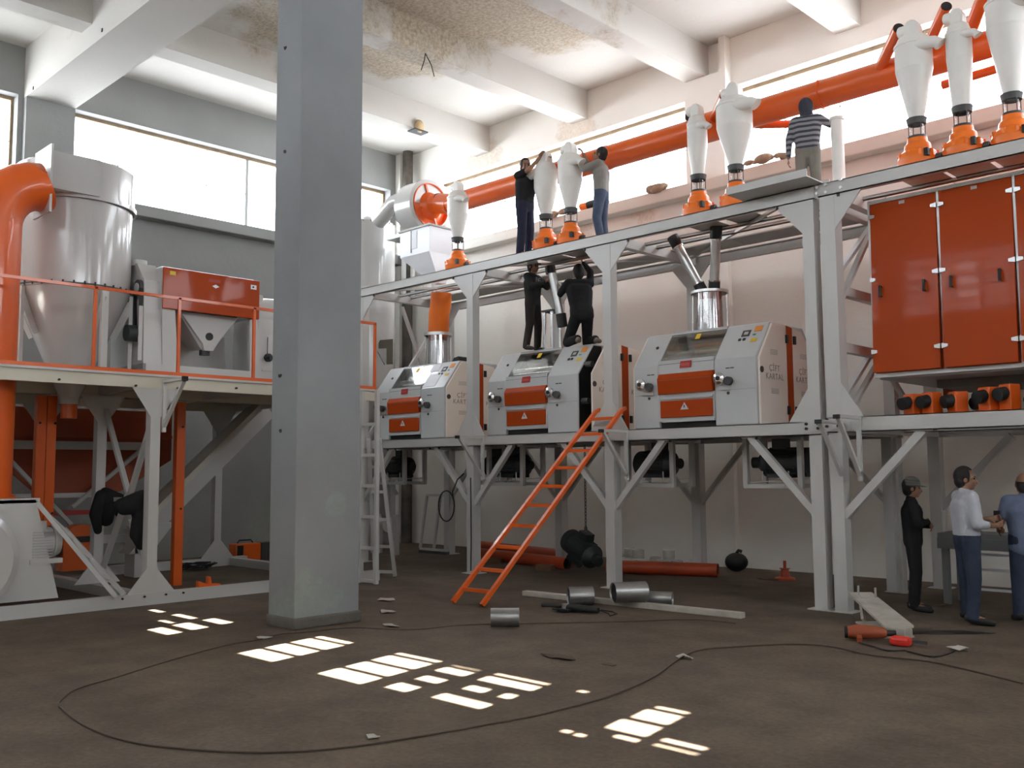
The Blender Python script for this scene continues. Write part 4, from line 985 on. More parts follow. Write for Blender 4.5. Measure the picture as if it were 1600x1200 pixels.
# grain separator behind the railing
def separator():
    r = thing('grain_separator', 'white aspirator with orange front panel behind the railing', 'separator', (-14.1, 7.1, 3.12))
    xf = -13.42
    bevel(MB().prism([(xf, 4.22), (xf, 4.80), (xf-.1, 4.84), (-14.6, 4.84), (-14.6, 4.2)], 6.32, 7.88, 'xz').build('box', WHITE, r), .02)
    d = bevel(MB().box((xf, 6.30, 4.19), (xf+.03, 7.90, 4.81)).build('front_panel', ORANGED, r), .01)
    MB().box((xf+.03, 6.40, 4.70), (xf+.033, 6.49, 4.76)).build('sticker', YEL, d)
    MB().box((xf+.03, 7.74, 4.66), (xf+.034, 7.84, 4.73)).build('switch_plate', PAPER, d)
    MB().cyl((xf+.03, 7.78, 4.695), (xf+.045, 7.78, 4.695), .014, n=8).build('switch', BLACK, d)
    MB().prism([(7.08, 4.62), (7.14, 4.65), (7.20, 4.62), (7.14, 4.59)], xf+.03, xf+.033, 'yz').build('diamond_mark', PAPER, d)
    MB().prism([(7.02, 4.68), (7.22, 4.68), (7.22, 4.73), (7.02, 4.73)], xf+.03, xf+.032, 'yz').build('badge', RED, d)
    # sloping end walls down to the frame
    MB().prism([(-13.45, 3.36), (-13.5, 4.60), (-13.75, 4.88), (-14.3, 4.9), (-14.6, 4.6), (-14.6, 3.36)], 6.06, 6.34, 'xz').build('end_wall', WHITE, r)
    for y0, y1 in ((6.34, 6.52), (7.78, 7.9)):
        MB().prism([(y0+.0, 3.36), (y1+.06, 3.36), (y1, 4.22), (y0-.02, 4.22)], -13.52, -13.44, 'yz').build('leg', WHITE, r)
        MB().prism([(y0+.0, 3.36), (y1+.06, 3.36), (y1, 4.22), (y0-.02, 4.22)], -14.6, -14.52, 'yz').build('leg', WHITE, r)
    for x in (-13.5, -14.55): MB().box((x-.06, 6.1, 3.24), (x+.06, 8.0, 3.36)).build('base_rail', WHITE, r)
    for y in (6.2, 7.9): MB().box((-14.55, y-.05, 3.12), (-13.45, y+.05, 3.24)).build('skid', WHITE, r)
    hp = MB().prism([(6.66, 4.20), (7.62, 4.20), (7.24, 3.74), (7.22, 3.64), (7.06, 3.64), (7.04, 3.74)], -13.62, -13.56, 'yz').build('hopper', WHITE, r)
    MB().add([(-13.62, 6.66, 4.2), (-13.62, 7.62, 4.2), (-14.4, 7.62, 4.2), (-14.4, 6.66, 4.2), (-13.62, 7.04, 3.66), (-13.62, 7.24, 3.66), (-13.9, 7.24, 3.66), (-13.9, 7.04, 3.66)],
             [(0, 1, 5, 4), (1, 2, 6, 5), (2, 3, 7, 6), (3, 0, 4, 7), (4, 5, 6, 7)]).build('hopper_back', WHITE, r)
    MB().cyl((-13.57, 7.14, 3.86), (-13.545, 7.14, 3.86), .06, n=20).build('port', BLACK, hp)
    MB().cyl((-13.7, 7.14, 3.58), (-13.7, 7.14, 3.66), .08, n=16).build('outlet', DARK, hp)
    # drive: motor, pulley and belt at the end wall
    MB().cyl((-13.6, 6.0, 4.48), (-13.6, 6.05, 4.48), .12, n=22).build('pulley', DARK, r)
    MB().cyl((-13.6, 5.985, 4.48), (-13.6, 6.0, 4.48), .07, n=18).build('pulley_face', WHITE, r)
    MB().bar((-13.48, 6.02, 4.46), (-13.52, 6.02, 3.78), .05, .02, (1, 0, 0)).build('belt', BLACK, r); MB().bar((-13.72, 6.02, 4.46), (-13.66, 6.02, 3.78), .05, .02, (1, 0, 0)).build('belt', BLACK, r)
    MB().cyl((-13.6, 5.86, 3.80), (-13.6, 6.05, 3.80), .12, n=20).build('motor', DARKM, r)
    MB().box((-13.5, 5.99, 3.4), (-13.48, 6.05, 4.2)).build('guard_strip', WHITE, r)
    MB().box((-14.4, 6.52, 3.36), (-14.36, 7.8, 4.2)).build('back_sheet', WHITE, r)
    MB().cyl((-13.9, 6.15, 4.86), (-13.9, 6.15, 4.95), .12, n=20).build('air_spigot', WHITE, r)
    MB().box((-14.2, 6.4, 3.36), (-13.9, 6.62, 4.05)).build('chute', ORANGE, r)
separator()
def destoner():
    r = thing('destoner', 'rounded white machine with black valve beside the pillar', 'machine', (-14.0, 8.6, 3.12))
    MB().box((-14.4, 8.02, 3.12), (-13.62, 9.3, 4.25)).build('cabinet', WHITE, r)
    MB().pipe([(-14.0, 8.02, 4.30), (-14.0, 8.6, 4.34), (-14.0, 9.3, 4.3)], .34, 24).build('hood', WHITE, r)
    MB().cyl((-13.85, 8.1, 4.4), (-13.85, 8.1, 4.66), .12, n=20).build('air_spigot', WHITE, r)
    v = MB().lathe([(0, 0), (.07, 0), (.07, .05), (.03, .06), (.03, .1), (0, .1)], (-13.62, 8.2, 3.62), 10, 'x').build('valve', BLACK, r)
    MB().cyl((-13.56, 8.16, 3.62), (-13.56, 8.16, 3.95), .008, n=6).build('valve_stem', DARK, v)
    MB().cyl((-13.56, 8.1, 3.62), (-13.56, 8.34, 3.64), .012, n=6).build('valve_lever', BLACK, v)
    MB().box((-13.62, 8.1, 3.40), (-13.61, 9.1, 3.42)).build('seam', GREYL, r)
destoner()
# orange uprights and big sheet hopper under the platform
def orange_frame():
    r = thing('hopper_stand', 'orange steel uprights with dusty sheet hopper under left platform', 'hopper', (-15.5, 6.3, 0))
    for y0, y1 in ((4.98, 5.11), (5.12, 5.25), (7.10, 7.24)):
        MB().box((-14.58, y0, .0), (-14.46, y1, 2.90)).build('upright', ORANGE, r)
    MB().box((-17.3, 5.0, 0), (-17.18, 5.14, 2.9)).build('upright', ORANGE, r); MB().box((-17.3, 7.9, 0), (-17.18, 8.04, 2.9)).build('upright', ORANGE, r)
    MB().prism([(4.9, 2.9), (8.3, 2.9), (8.3, 2.0), (7.2, 1.35), (6.0, 1.35), (5.3, 2.0)], -17.18, -17.12, 'yz').build('sheet', RUSTO, r)
    MB().box((-17.17, 4.9, 2.40), (-17.08, 8.3, 2.46)).build('stiffener', RUSTO, r)
    MB().box((-17.3, 5.0, 1.05), (-17.15, 7.95, 1.13)).build('tie_bar', mat('red_bar', (.4, .03, .02, 1), .4), r)
    for y in (4.99, 5.2, 7.16):
        for z in (2.5, 1.2): MB().cyl((-14.47, y+.03, z), (-14.45, y+.03, z), .02, n=6).build('bolt', BOLT, r)
orange_frame()
# inclined conveyor
r = thing('inclined_conveyor', 'white inclined conveyor trough rising beside the orange upright', 'conveyor', (-16.3, 8.2, .3))
MB().bar((-16.3, 7.3, .72), (-16.3, 9.75, 3.0), .42, .30, (1, 0, 0)).build('trough', WHITE, r)
MB().bar((-16.07, 7.2, .86), (-16.07, 9.5, 3.03), .10, .34, (1, 0, 0)).build('cover', mat('cream_cover', (.6, .57, .5, 1), .4), r)
MB().box((-16.5, 7.2, 0), (-16.1, 7.35, .8)).build('foot', WHITE, r)
MB().prism([(7.1, .4), (7.6, .9), (7.9, .9), (7.5, .4)], -16.5, -16.1, 'yz').build('boot', WHITE, r)
# orange gear housing
r = thing('gear_housing', 'rounded orange gear housing in the gloom under left platform', 'gearbox', (-16.6, 6.45, .14))
MB().prism([(6.15, .16)]+[(6.45+.3*math.cos(R(t)), .62+.3*math.sin(R(t))) for t in range(180, -1, -20)]+[(6.75, .16)], -16.75, -16.45, 'yz').build('housing', ORANGE, r)
MB().box((-16.449, 6.3, .62), (-16.44, 6.6, .72)).build('label_plate', BLACK, r)
MB().cyl((-16.6, 6.0, .5), (-16.6, 6.16, .5), .11, n=18).build('shaft_cap', DARK, r)
# ------------------------------------------------------------------ white ladder frame by the pillar
r = ladder('steel_ladder', 'white upright steel ladder beside the concrete pillar', [((-12.60, 9.34, .0), (-12.60, 9.34, 3.08)), ((-12.24, 9.37, .0), (-12.24, 9.37, 3.08))], (.012, .18, .34, .5, .66, .82), .06, WHITE)
r = ladder('steel_ladder', 'white steel ladder leaning back behind the upright one', [((-12.78, 10.18, .02), (-12.30, 9.46, 2.3)), ((-13.12, 10.02, .02), (-12.56, 9.44, 2.3))], (.03, .22, .42, .62, .8), .055, WHITE)
# ================================================================== motors hanging under the mills
def motor_parts(r, c, ax, L, rad, m=DARKM):
    """c centre, ax unit vector of the shaft"""
    c = Vector(c); ax = Vector(ax).normalized(); side = ax.cross(Vector((0, 0, 1))).normalized(); up = side.cross(ax)
    b = MB().cyl(c-ax*L*.32, c+ax*L*.22, rad, n=28).build('stator', m, r)
    for k in range(14):
        a = 2*math.pi*k/14; d = side*math.cos(a)+up*math.sin(a)
        MB().bar(c-ax*L*.30+d*rad, c+ax*L*.2+d*rad, .012, .05, d).build('fin', m, b)
    MB().cyl(c-ax*L*.5, c-ax*L*.32, rad*1.08, n=28).build('fan_cowl', m, r)
    MB().cyl(c+ax*L*.22, c+ax*L*.30, rad*1.05, n=28).build('end_bell', m, r)
    MB().cyl(c+ax*L*.30, c+ax*L*.42, rad*1.0, rad*.5, n=24).build('nose', m, r)
    MB().cyl(c+ax*L*.42, c+ax*L*.55, rad*.42, n=20).build('pulley', m, r)
    p = c+up*(rad+.07); MB().bar(p-ax*L*.12, p+ax*L*.14, .17, .14, up).build('terminal_box', m, r)
    for s in (-1, 1): MB().bar(c-up*(rad+.0)+side*s*rad*.75-ax*L*.25, c-up*(rad+.0)+side*s*rad*.75+ax*L*.2, .08, .05, up).build('foot', m, r)
def hung_motor(x, y, label, flip=1):
    r = thing('electric_motor', label, 'motor', (x, y, 1.55), 0, 'black motors hung under the mills')
    motor_parts(r, (x, y, 1.86), (flip*.95, -.12, 0), .78, .19)
    for sx in (-.42, .42):
        for sy in (-.26, .26):
            MB().box((x+sx-.035, y+sy-.035, 1.52), (x+sx+.035, y+sy+.035, 2.20)).build('cradle_post', WHITE, r)
    for sy in (-.26, .26): MB().box((x-.45, y+sy-.03, 1.50), (x+.45, y+sy+.03, 1.56)).build('cradle_bar', WHITE, r)
    MB().bar((x-.4, y-.2, 1.58), (x+.4, y+.2, 1.63), .3, .012).build('motor_plate', WHITE, r)
    for sx in (-.2, .2): MB().cyl((x+sx, y-.2, 1.58), (x+sx, y-.2, 1.74), .012, n=6).build('tension_bolt', GALV, r)
hung_motor(-15.25, 12.3, 'black motor hung under the paper-covered mill')
hung_motor(-13.25, 13.1, 'black motor hung behind the column between first two mills', -1)
hung_motor(-12.0, 12.3, 'black motor hung under the open mill')
hung_motor(-8.85, 12.3, 'black motor hung under the closed mill beside the column')
hung_motor(-6.75, 12.3, 'black motor hung beside the pair of columns', -1)

# motor on the chain hoist ------------------------------------------------------------
r = thing('electric_motor', 'dark motor dangling from a chain above the floor', 'motor', (-10.95, 13.0, .14))
motor_parts(r, (-10.98, 12.95, .36), (.88, -.3, -.30), .95, .20, mat('green_black_motor', (.022, .03, .03, 1), .5, var=.3, scale=10))
MB().cyl((-10.93, 12.95, .60), (-10.93, 12.95, .70), .03, n=10).build('lifting_eye', mat('worn_hook', (.4, .26, .2, 1), .5), r)
r = thing('chain_hoist', 'long dark chain with hook holding the dangling motor', 'chain', (-10.93, 12.95, .70))
for k, z in enumerate([.715+.058*i for i in range(26)]):
    t = MB(); n = 10; pts = []
    for i in range(n+1):
        a = 2*math.pi*i/n; u, v = .017*math.cos(a), .036*math.sin(a)
        pts.append((-10.93+(u if k % 2 else 0), 12.95+(0 if k % 2 else u), z+v))
    t.pipe(pts, .007, 6, False).build('link', DARK, r)
MB().ball((-10.93, 12.95, .74), .035, 10, 8, (1, .6, 1.6)).build('hook_block', DARK, r)

# orange ladder leaning against the lower deck ------------------------------------------
OL = ladder('orange_ladder', 'long orange steel ladder leaning against the mill platform', [((-9.64, 8.66, .03), (-9.36, 11.36, 2.66)), ((-9.12, 8.70, .03), (-8.86, 11.36, 2.66))], (.06, .155, .265, .37, .475, .575, .675, .77, .865, .955), .055, ORANGE)
for p in ((-8.86, 11.36, 2.66), (-9.36, 11.36, 2.66)):
    d = Vector((0, .10, .04)); MB().bar(p, Vector(p)+d, .05, .05).build('hook_end', ORANGE, OL)

# things on the floor ---------------------------------------------------------------------
def floor_pipe(p, q, rad, label, m, name='pipe', hollow=True, cat='pipe', group=None, z=None):
    z = rad if z is None else z
    p = Vector((p[0], p[1], z)); q = Vector((q[0], q[1], z)); d = (q-p).normalized()
    r = thing(name, label, cat, (p.x, p.y, 0), 0, group)
    MB().cyl(p, q, rad, n=24, caps=(0, 0)).build('tube', m, r)
    MB().cyl(p+d*.02, q-d*.02, rad*.93, n=24, caps=(0, 0)).build('inside', DARK, r)
    for e, s in ((p, 1), (q, -1)):
        n = 24; u = d.orthogonal().normalized(); w = d.cross(u)
        A = [e+(u*math.cos(2*math.pi*i/n)+w*math.sin(2*math.pi*i/n))*rad for i in range(n)]
        B_ = [e+d*s*.02+(u*math.cos(2*math.pi*i/n)+w*math.sin(2*math.pi*i/n))*rad*.93 for i in range(n)]
        MB().add(A+B_, [(i, (i+1) % n, n+(i+1) % n, n+i) for i in range(n)], True).build('rim', m, r)
        C = e+d*s*.12
        MB().add([C+(u*math.cos(2*math.pi*i/n)+w*math.sin(2*math.pi*i/n))*rad*.93 for i in range(n)], [tuple(range(n))]).build('bore', BLACK, r)
    return r
DULL = mat('dull_tin', (.36, .36, .35, 1), .38, metal=.8, var=.4, scale=6)
floor_pipe((-7.95, 7.72), (-7.72, 7.95), .105, 'short tin pipe lying alone on the open floor', DULL, 'duct_piece', cat='duct piece')
floor_pipe((-8.42, 9.60), (-8.22, 9.86), .12, 'short tin pipe lying beside the black angle grinder', DULL, 'duct_piece', cat='duct piece')
floor_pipe((-7.78, 9.74), (-7.55, 10.12), .13, 'longer tin pipe resting across the dirty white post', DULL, 'duct_piece', cat='duct piece', z=.205)
floor_pipe((-7.62, 10.28), (-7.34, 10.42), .095, 'tin pipe with dark end behind the dirty white post', DULL, 'duct_piece', cat='duct piece')
PLK = mat('dirty_white_plank', (.52, .49, .43, 1), .6, var=.6, scale=5, col2=(.28, .24, .19, 1))
tag(bevel(MB().bar((-9.55, 9.95, .035), (-6.15, 10.16, .035), .12, .07).build('steel_post', PLK), .008), 'long dirty white post lying on the floor beneath tin pipes', 'post')
OP = mat('floor_orange_pipe', (.42, .05, .012, 1), .45, var=.5, scale=3, col2=(.25, .05, .02, 1))
floor_pipe((-15.4, 14.55), (-12.05, 13.95), .12, 'orange pipe on the floor along the back wall', OP, cat='pipe')
floor_pipe((-14.2, 13.38), (-11.35, 12.95), .11, 'orange pipe on the floor behind the ladder and motor', OP, cat='pipe')
floor_pipe((-10.55, 13.06), (-8.75, 13.72), .11, 'orange pipe on the floor in front of white pots', OP, cat='pipe')
for x, y, a in ((-11.6, 12.62, 12), (-13.2, 12.9, 30)):
    o = MB().box((-.16, -.07, 0), (.16, .07, .1)).build('wood_block', mat('old_wood', (.16, .09, .05, 1), .8, var=.4, scale=8)); o.location = (x, y, 0); o.rotation_euler.z = R(a)
    tag(o, 'rough timber block on the floor in front of the dangling motor' if a == 12 else 'rough timber block on the floor behind the orange ladder', 'block')
CAPM = mat('white_plastic_cap', (.55, .53, .48, 1), .5, var=.3, scale=6)
capm = MB().lathe([(0, 0), (.105, 0), (.11, .02), (.11, .15), (.10, .16), (.10, .14), (0, .14)], (0, 0, 0), 20).mesh('plastic_pot', CAPM)
CAPS = [(-11.2, 14.2, 0), (-10.9, 13.95, 0), (-10.68, 13.84, 0), (-11.27, 14.55, 0), (-11.0, 14.3, .0), (-10.72, 14.17, 0), (-10.49, 14.02, 0), (-10.42, 14.27, 0), (-10.64, 14.60, 0), (-10.19, 14.15, 0), (-10.25, 14.46, 0), (-9.96, 14.30, 0), (-10.72, 14.17, .16), (-11.0, 14.3, .16), (-10.25, 14.46, .16), (-9.76, 14.45, 0)]
for x, y, z in CAPS:
    o = bpy.data.objects.new('plastic_pot', capm); COL.objects.link(o); o.location = (x, y, z); o.rotation_euler.z = random.uniform(0, 6)
    tag(o, 'round white pot stacked on another in the heap' if z else 'round white pot standing in the heap behind the orange pipe', 'pot', 'white pots on the floor')
# angle grinder
r = thing('angle_grinder', 'black angle grinder with its lead lying on the floor', 'grinder', (-7.95, 9.18, 0))
MB().pipe([(-7.62, 9.25, .05), (-7.75, 9.22, .055), (-7.95, 9.18, .06), (-8.08, 9.16, .055)], [.035, .045, .05, .04], 14).build('body', BLACK, r)
MB().cyl((-8.08, 9.15, .03), (-8.08, 9.15, .10), .045, n=14).build('gear_head', GALV, r)
MB().cyl((-8.08, 9.15, .018), (-8.08, 9.15, .026), .11, n=24).build('disc', DARK, r)
MB().prism([(-8.2, 9.04), (-7.96, 9.04), (-7.96, 9.2), (-8.2, 9.2)], .03, .045, 'xy').build('guard', BLACK, r)
MB().cyl((-8.12, 9.14, .07), (-8.36, 9.02, .07), .02, n=10).build('side_handle', BLACK, r)
MB().pipe([(-7.6, 9.25, .05), (-7.5, 9.3, .02), (-7.42, 9.22, .01), (-7.45, 9.4, .01), (-7.6, 9.5, .01), (-7.8, 9.52, .01)], .008, 6).build('lead', BLACK, r)
# short steel beam piece with plates
r = thing('beam_offcut', 'short white beam piece with end plates lying on floor', 'beam piece', (-4.75, 10.5, 0))
MB().add([(-5.3, 11.15, .26), (-5.1, 11.35, .26), (-4.15, 10.22, .10), (-4.36, 9.98, .10), (-5.3, 11.15, .285), (-5.1, 11.35, .285), (-4.15, 10.22, .125), (-4.36, 9.98, .125)], [(3, 2, 1, 0), (4, 5, 6, 7), (0, 1, 5, 4), (1, 2, 6, 5), (2, 3, 7, 6), (3, 0, 4, 7)]).build('top_flange', PLK, r)
MB().add([(-5.02, 10.72, .0), (-4.8, 10.95, .0), (-4.15, 10.22, .0), (-4.36, 9.98, .0), (-5.02, 10.72, .02), (-4.8, 10.95, .02), (-4.15, 10.22, .02), (-4.36, 9.98, .02)], [(3, 2, 1, 0), (4, 5, 6, 7), (0, 1, 5, 4), (1, 2, 6, 5), (2, 3, 7, 6), (3, 0, 4, 7)]).build('bottom_flange', PLK, r)
MB().bar((-4.95, 10.78, .02), (-5.08, 11.0, .25), .1, .03, (1, 0, 0)).build('web', PLK, r)
MB().bar((-4.26, 10.1, .0), (-4.26, 10.1, .11), .2, .2).build('end_block', PLK, r)
for p in ((-5.15, 11.1, .26), (-4.95, 11.12, .25)): MB().cyl(p, (p[0], p[1], p[2]+.12), .014, n=8).build('bolt', GALV, r)
# drill and red tool
r = thing('power_drill', 'orange-brown power drill lying on the floor', 'drill', (-4.42, 9.72, 0))
RB = mat('drill_orange', (.33, .07, .025, 1), .45, var=.2)
MB().pipe([(-4.6, 9.63, .08), (-4.52, 9.68, .085), (-4.36, 9.78, .085), (-4.28, 9.83, .08)], [.06, .075, .065, .045], 16).build('body', RB, r)
MB().cyl((-4.28, 9.83, .08), (-4.20, 9.88, .08), .03, n=12).build('chuck', BLACK, r)
MB().bar((-4.5, 9.68, .05), (-4.42, 9.52, .03), .05, .05).build('grip', RB, r)
MB().cyl((-4.63, 9.62, .08), (-4.6, 9.635, .08), .06, n=14).build('end_cap', BLACK, r)
r = thing('hand_tool', 'small bright red tool beside the power drill', 'tool', (-4.04, 9.66, 0))
RT = mat('bright_red_plastic', (.75, .035, .02, 1), .4)
bevel(MB().cbox((-4.06, 9.66, .05), (.2, .13, .09)).build('case', RT, r), .03)
MB().bar((-3.98, 9.7, .05), (-3.84, 9.76, .04), .03, .03).build('nozzle', DARK, r)
def cable(pts, rad, label, m, name='power_cable'):
    P = [Vector((a, b, rad+.002)) for a, b in pts]; out = []
    for i in range(len(P)-1):
        p0 = P[max(i-1, 0)]; p1 = P[i]; p2 = P[i+1]; p3 = P[min(i+2, len(P)-1)]
        for k in range(6):
            t = k/6; out.append(.5*((2*p1)+(p2-p0)*t+(2*p0-5*p1+4*p2-p3)*t*t+(-p0+3*p1-3*p2+p3)*t**3))
    out.append(P[-1])
    return tag(MB().pipe(out, rad, 6).build(name, m), label, 'cable')
CBM = mat('brown_cable', (.075, .05, .036, 1), .7)
cable([(-7.70, 2.90), (-7.87, 2.96), (-8.20, 3.21), (-8.41, 3.62), (-8.79, 4.33), (-9.10, 5.05), (-9.15, 5.45), (-9.28, 5.80), (-9.16, 6.11), (-9.05, 6.58), (-8.45, 6.94), (-8.2, 7.62), (-7.48, 8.46), (-7.01, 9.0), (-6.53, 9.64), (-6.00, 9.75)], .006, 'thin cable trailing past the foot of the concrete pillar', CBM)
cable([(-7.70, 2.89), (-7.01, 2.80), (-6.38, 2.84), (-5.93, 3.02), (-5.53, 3.29), (-5.24, 3.67), (-5.07, 4.17), (-4.94, 4.75), (-4.85, 5.24), (-4.84, 5.97), (-4.99, 6.77), (-5.24, 7.46), (-5.39, 8.05), (-5.22, 8.47), (-4.87, 8.98), (-4.52, 9.11), (-4.06, 8.96), (-3.55, 9.02), (-3.10, 8.86), (-2.63, 8.63)], .0075, 'long brown cable snaking across the sunlit floor', CBM)
cable([(-4.42, 9.5), (-4.22, 9.39), (-4.04, 9.28), (-3.92, 9.40), (-3.86, 9.36), (-3.59, 9.27), (-3.55, 9.64), (-3.6, 9.8)], .009, 'black lead of the power drill on the floor', BLACK)
# crumpled plastic bag, scraps
def scrap(x, y, s, label, m, name='paper_scrap', cat='scrap', h=.5, seed=0):
    rnd = random.Random(seed); n = 9
    vs = [(x, y, s*h*.5)]; 
    for i in range(n):
        a = 2*math.pi*i/n; q = s*rnd.uniform(.6, 1.15)
        vs.append((x+q*math.cos(a), y+q*.6*math.sin(a), s*h*rnd.uniform(.0, .5)+.004))
    fs = [(0, 1+i, 1+(i+1) % n) for i in range(n)]
    o = MB().add(vs, fs).build(name, m); solidify(o, .006); return tag(o, label, cat)
SCW = mat('pale_scrap', (.45, .42, .38, 1), .8, var=.4, scale=9); SCD = mat('brown_scrap', (.09, .055, .035, 1), .85, var=.4, scale=9)
scrap(-3.54, 9.79, .11, 'crumpled white plastic bag beside the drill lead', SCW, 'plastic_bag', 'bag', .9, 3)
scrap(-5.27, 7.66, .11, 'pale crumpled rag where the long cable bends', SCW, 'rag', 'rag', .7, 4)
for k, (x, y, s, d) in enumerate([(-10.6, 8.3, .16, 'flat pale scrap on floor behind the pillar beside the ladder'), (-9.72, 7.6, .15, 'curled pale scrap on floor between the pillar and the orange ladder'), (-8.8, 6.95, .14, 'pale scrap on floor by the right foot of the pillar'), (-9.2, 5.55, .13, 'pale scrap on the floor at the pillar next to sun patch'), (-5.28, 4.02, .07, 'small pale scrap beside the long cable in the foreground')]):
    scrap(x, y, s, d, SCW, h=.35, seed=k+10)
for k, (x, y, s, d) in enumerate([(-6.15, 6.9, .2, 'brown splinter scraps on floor beyond the sun patches'), (-5.6, 6.95, .09, 'small dark scrap near the bend of the long cable'), (-4.86, 12.82, .16, 'dark flat scrap on the floor behind the standing men'), (-7.95, 13.9, .2, 'dark rubber scraps near the wall behind the columns')]):
    scrap(x, y, s, d, SCD, h=.2, seed=k+30)
r = thing('valve_fitting', 'small orange fitting standing near the wall behind the columns', 'fitting', (-7.75, 14.1, 0))
MB().lathe([(0, 0), (.16, 0), (.16, .03), (.08, .05), (.06, .16), (.09, .18), (0, .18)], (-7.75, 14.1, 0), 18).build('casting', OP, r)
MB().cyl((-7.75, 14.1, .16), (-7.75, 14.1, .30), .025, n=10).build('stem', OP, r)
r = thing('black_bundle', 'dark round bundle on the floor against the back wall', 'bundle', (-9.0, 14.7, 0))
MB().ball((-9.0, 14.7, .16), .2, 16, 10, (1, 1, .8)).build('sack', BLACK, r); MB().pipe([(-9.0, 14.7, .3), (-8.95, 14.7, .36), (-8.9, 14.72, .34)], .03, 8).build('knot', BLACK, r)
# oil stain
tag(MB().prism([(-4.3, 10.38), (-4.0, 10.6), (-3.7, 10.92), (-3.62, 11.05), (-3.95, 11.0), (-4.2, 10.78), (-4.35, 10.5)], .001, .003, 'xy').build('oil_stain', mat('oil_wet', (.02, .016, .012, 1), .35)), 'dark oil stain on the floor beside the white beam piece', 'stain')
# light frame and pump near the back wall, welder, wire coil
r = thing('trestle', 'light white rectangular trestle standing before the back wall', 'trestle', (-15.9, 13.75, 0))
for x in (-16.2, -15.75, -15.35): MB().bar((x, 13.6, .1), (x+.05, 13.75, 1.25), .05, .05).build('upright', WHITE, r)
MB().bar((-16.15, 13.75, 1.24), (-15.3, 13.75, 1.24), .05, .05).build('top_bar', WHITE, r); MB().bar((-16.2, 13.6, .08), (-15.3, 13.6, .08), .05, .05).build('bottom_bar', WHITE, r)
MB().box((-16.2, 13.55, 0), (-15.3, 13.65, .06)).build('foot_bar', DARK, r)
r = thing('pipe_valve', 'white pipe stub with round flange near the far ladder', 'valve', (-16.5, 12.95, 0))
MB().cyl((-17.0, 12.95, .62), (-16.42, 12.9, .62), .07, n=18).build('pipe_stub', WHITE, r)
MB().cyl((-16.42, 12.9, .62), (-16.36, 12.88, .62), .16, n=22).build('flange', WHITE, r); MB().cyl((-16.36, 12.88, .62), (-16.35, 12.88, .62), .08, n=18).build('bore', BLACK, r)
MB().box((-16.95, 12.8, 0), (-16.75, 13.0, .6)).build('stand', WHITE, r); MB().box((-16.15, 12.8, 0), (-16.05, 12.9, .85)).build('post', WHITE, r)
MB().cyl((-16.75, 12.93, .68), (-16.75, 12.93, .85), .03, n=10).build('handle', WHITE, r)
r = thing('welding_machine', 'orange and black welding machine on the floor by left wall', 'welder', (-17.3, 10.0, 0))
bevel(MB().box((-17.45, 9.7, .02), (-17.15, 10.25, .36)).build('case', ORANGE, r), .02); MB().box((-17.149, 9.72, .04), (-17.14, 9.85, .33)).build('front_plate', BLACK, r)
MB().box((-17.44, 10.26, .02), (-17.16, 10.6, .36)).build('dark_half', DARK, r); MB().pipe([(-17.3, 9.8, .36), (-17.3, 9.85, .42), (-17.3, 10.1, .42), (-17.3, 10.15, .36)], .015, 8).build('handle', BLACK, r)
rnd = random.Random(5); pts = []
for k in range(70): a = k*.55; q = .13+.12*rnd.random(); pts.append((-16.5+q*math.cos(a)*1.4, 8.5+q*math.sin(a)*1.7, .02+.1*rnd.random()))
tag(MB().pipe(pts, .013, 6).build('cable_heap', BLACK), 'tangled heap of black cable on the floor by conveyor', 'cable')
pts = []
for k in range(40): a = k*2*math.pi/19; pts.append((-12.78+.21*math.cos(a), 11.33-.006*k/40, 1.15+.27*math.sin(a)))
tag(MB().pipe(pts+[(-12.62, 11.33, 1.4), (-12.5, 11.34, 1.62), (-12.36, 11.36, 1.72)], .012, 6).build('hanging_cable', BLACK), 'loop of black cable hanging beside the first column', 'cable')
tag(MB().pipe([(-12.21, 11.385, .05), (-12.2, 11.385, .6), (-12.205, 11.385, 1.3), (-12.21, 11.385, 1.65)], .01, 6).build('hanging_cable', BLACK), 'thin black cable running down the first front column', 'cable')
r = thing('red_bracket', 'small orange angle bracket resting on the left base beam', 'bracket', (-12.75, 6.75, .165))
MB().prism([(6.6, .165), (6.95, .165), (6.93, .19), (6.8, .2), (6.78, .3), (6.75, .3), (6.74, .2), (6.6, .25)], -12.76, -12.68, 'yz').build('angle_plate', ORANGE, r)
# broken lamp holder on the rib, hanging wires
r = thing('lamp_holder', 'small broken plaster lamp holder stuck under ceiling rib', 'lamp holder', (-15.66, 13.1, 9.18))
MB().ball((-15.66, 13.1, 9.30), .12, 10, 8, (.6, 1, 1.2)).build('plaster_lump', mat('lamp_plaster', (.5, .36, .2, 1), .8), r); MB().box((-15.85, 12.92, 9.18), (-15.6, 13.3, 9.21)).build('base', DARK, r)
r = thing('hanging_wire', 'pair of thin wires hanging from the ceiling rib', 'wire', (-13.2, 10.2, 9.2))
MB().pipe([(-12.69, 10.75, 9.26), (-12.66, 10.7, 9.1), (-12.7, 10.66, 8.92)], .009, 6).build('strand', BLACK, r); MB().pipe([(-12.69, 10.75, 9.26), (-12.64, 10.85, 9.05), (-12.62, 10.9, 8.85)], .009, 6).build('strand', BLACK, r)
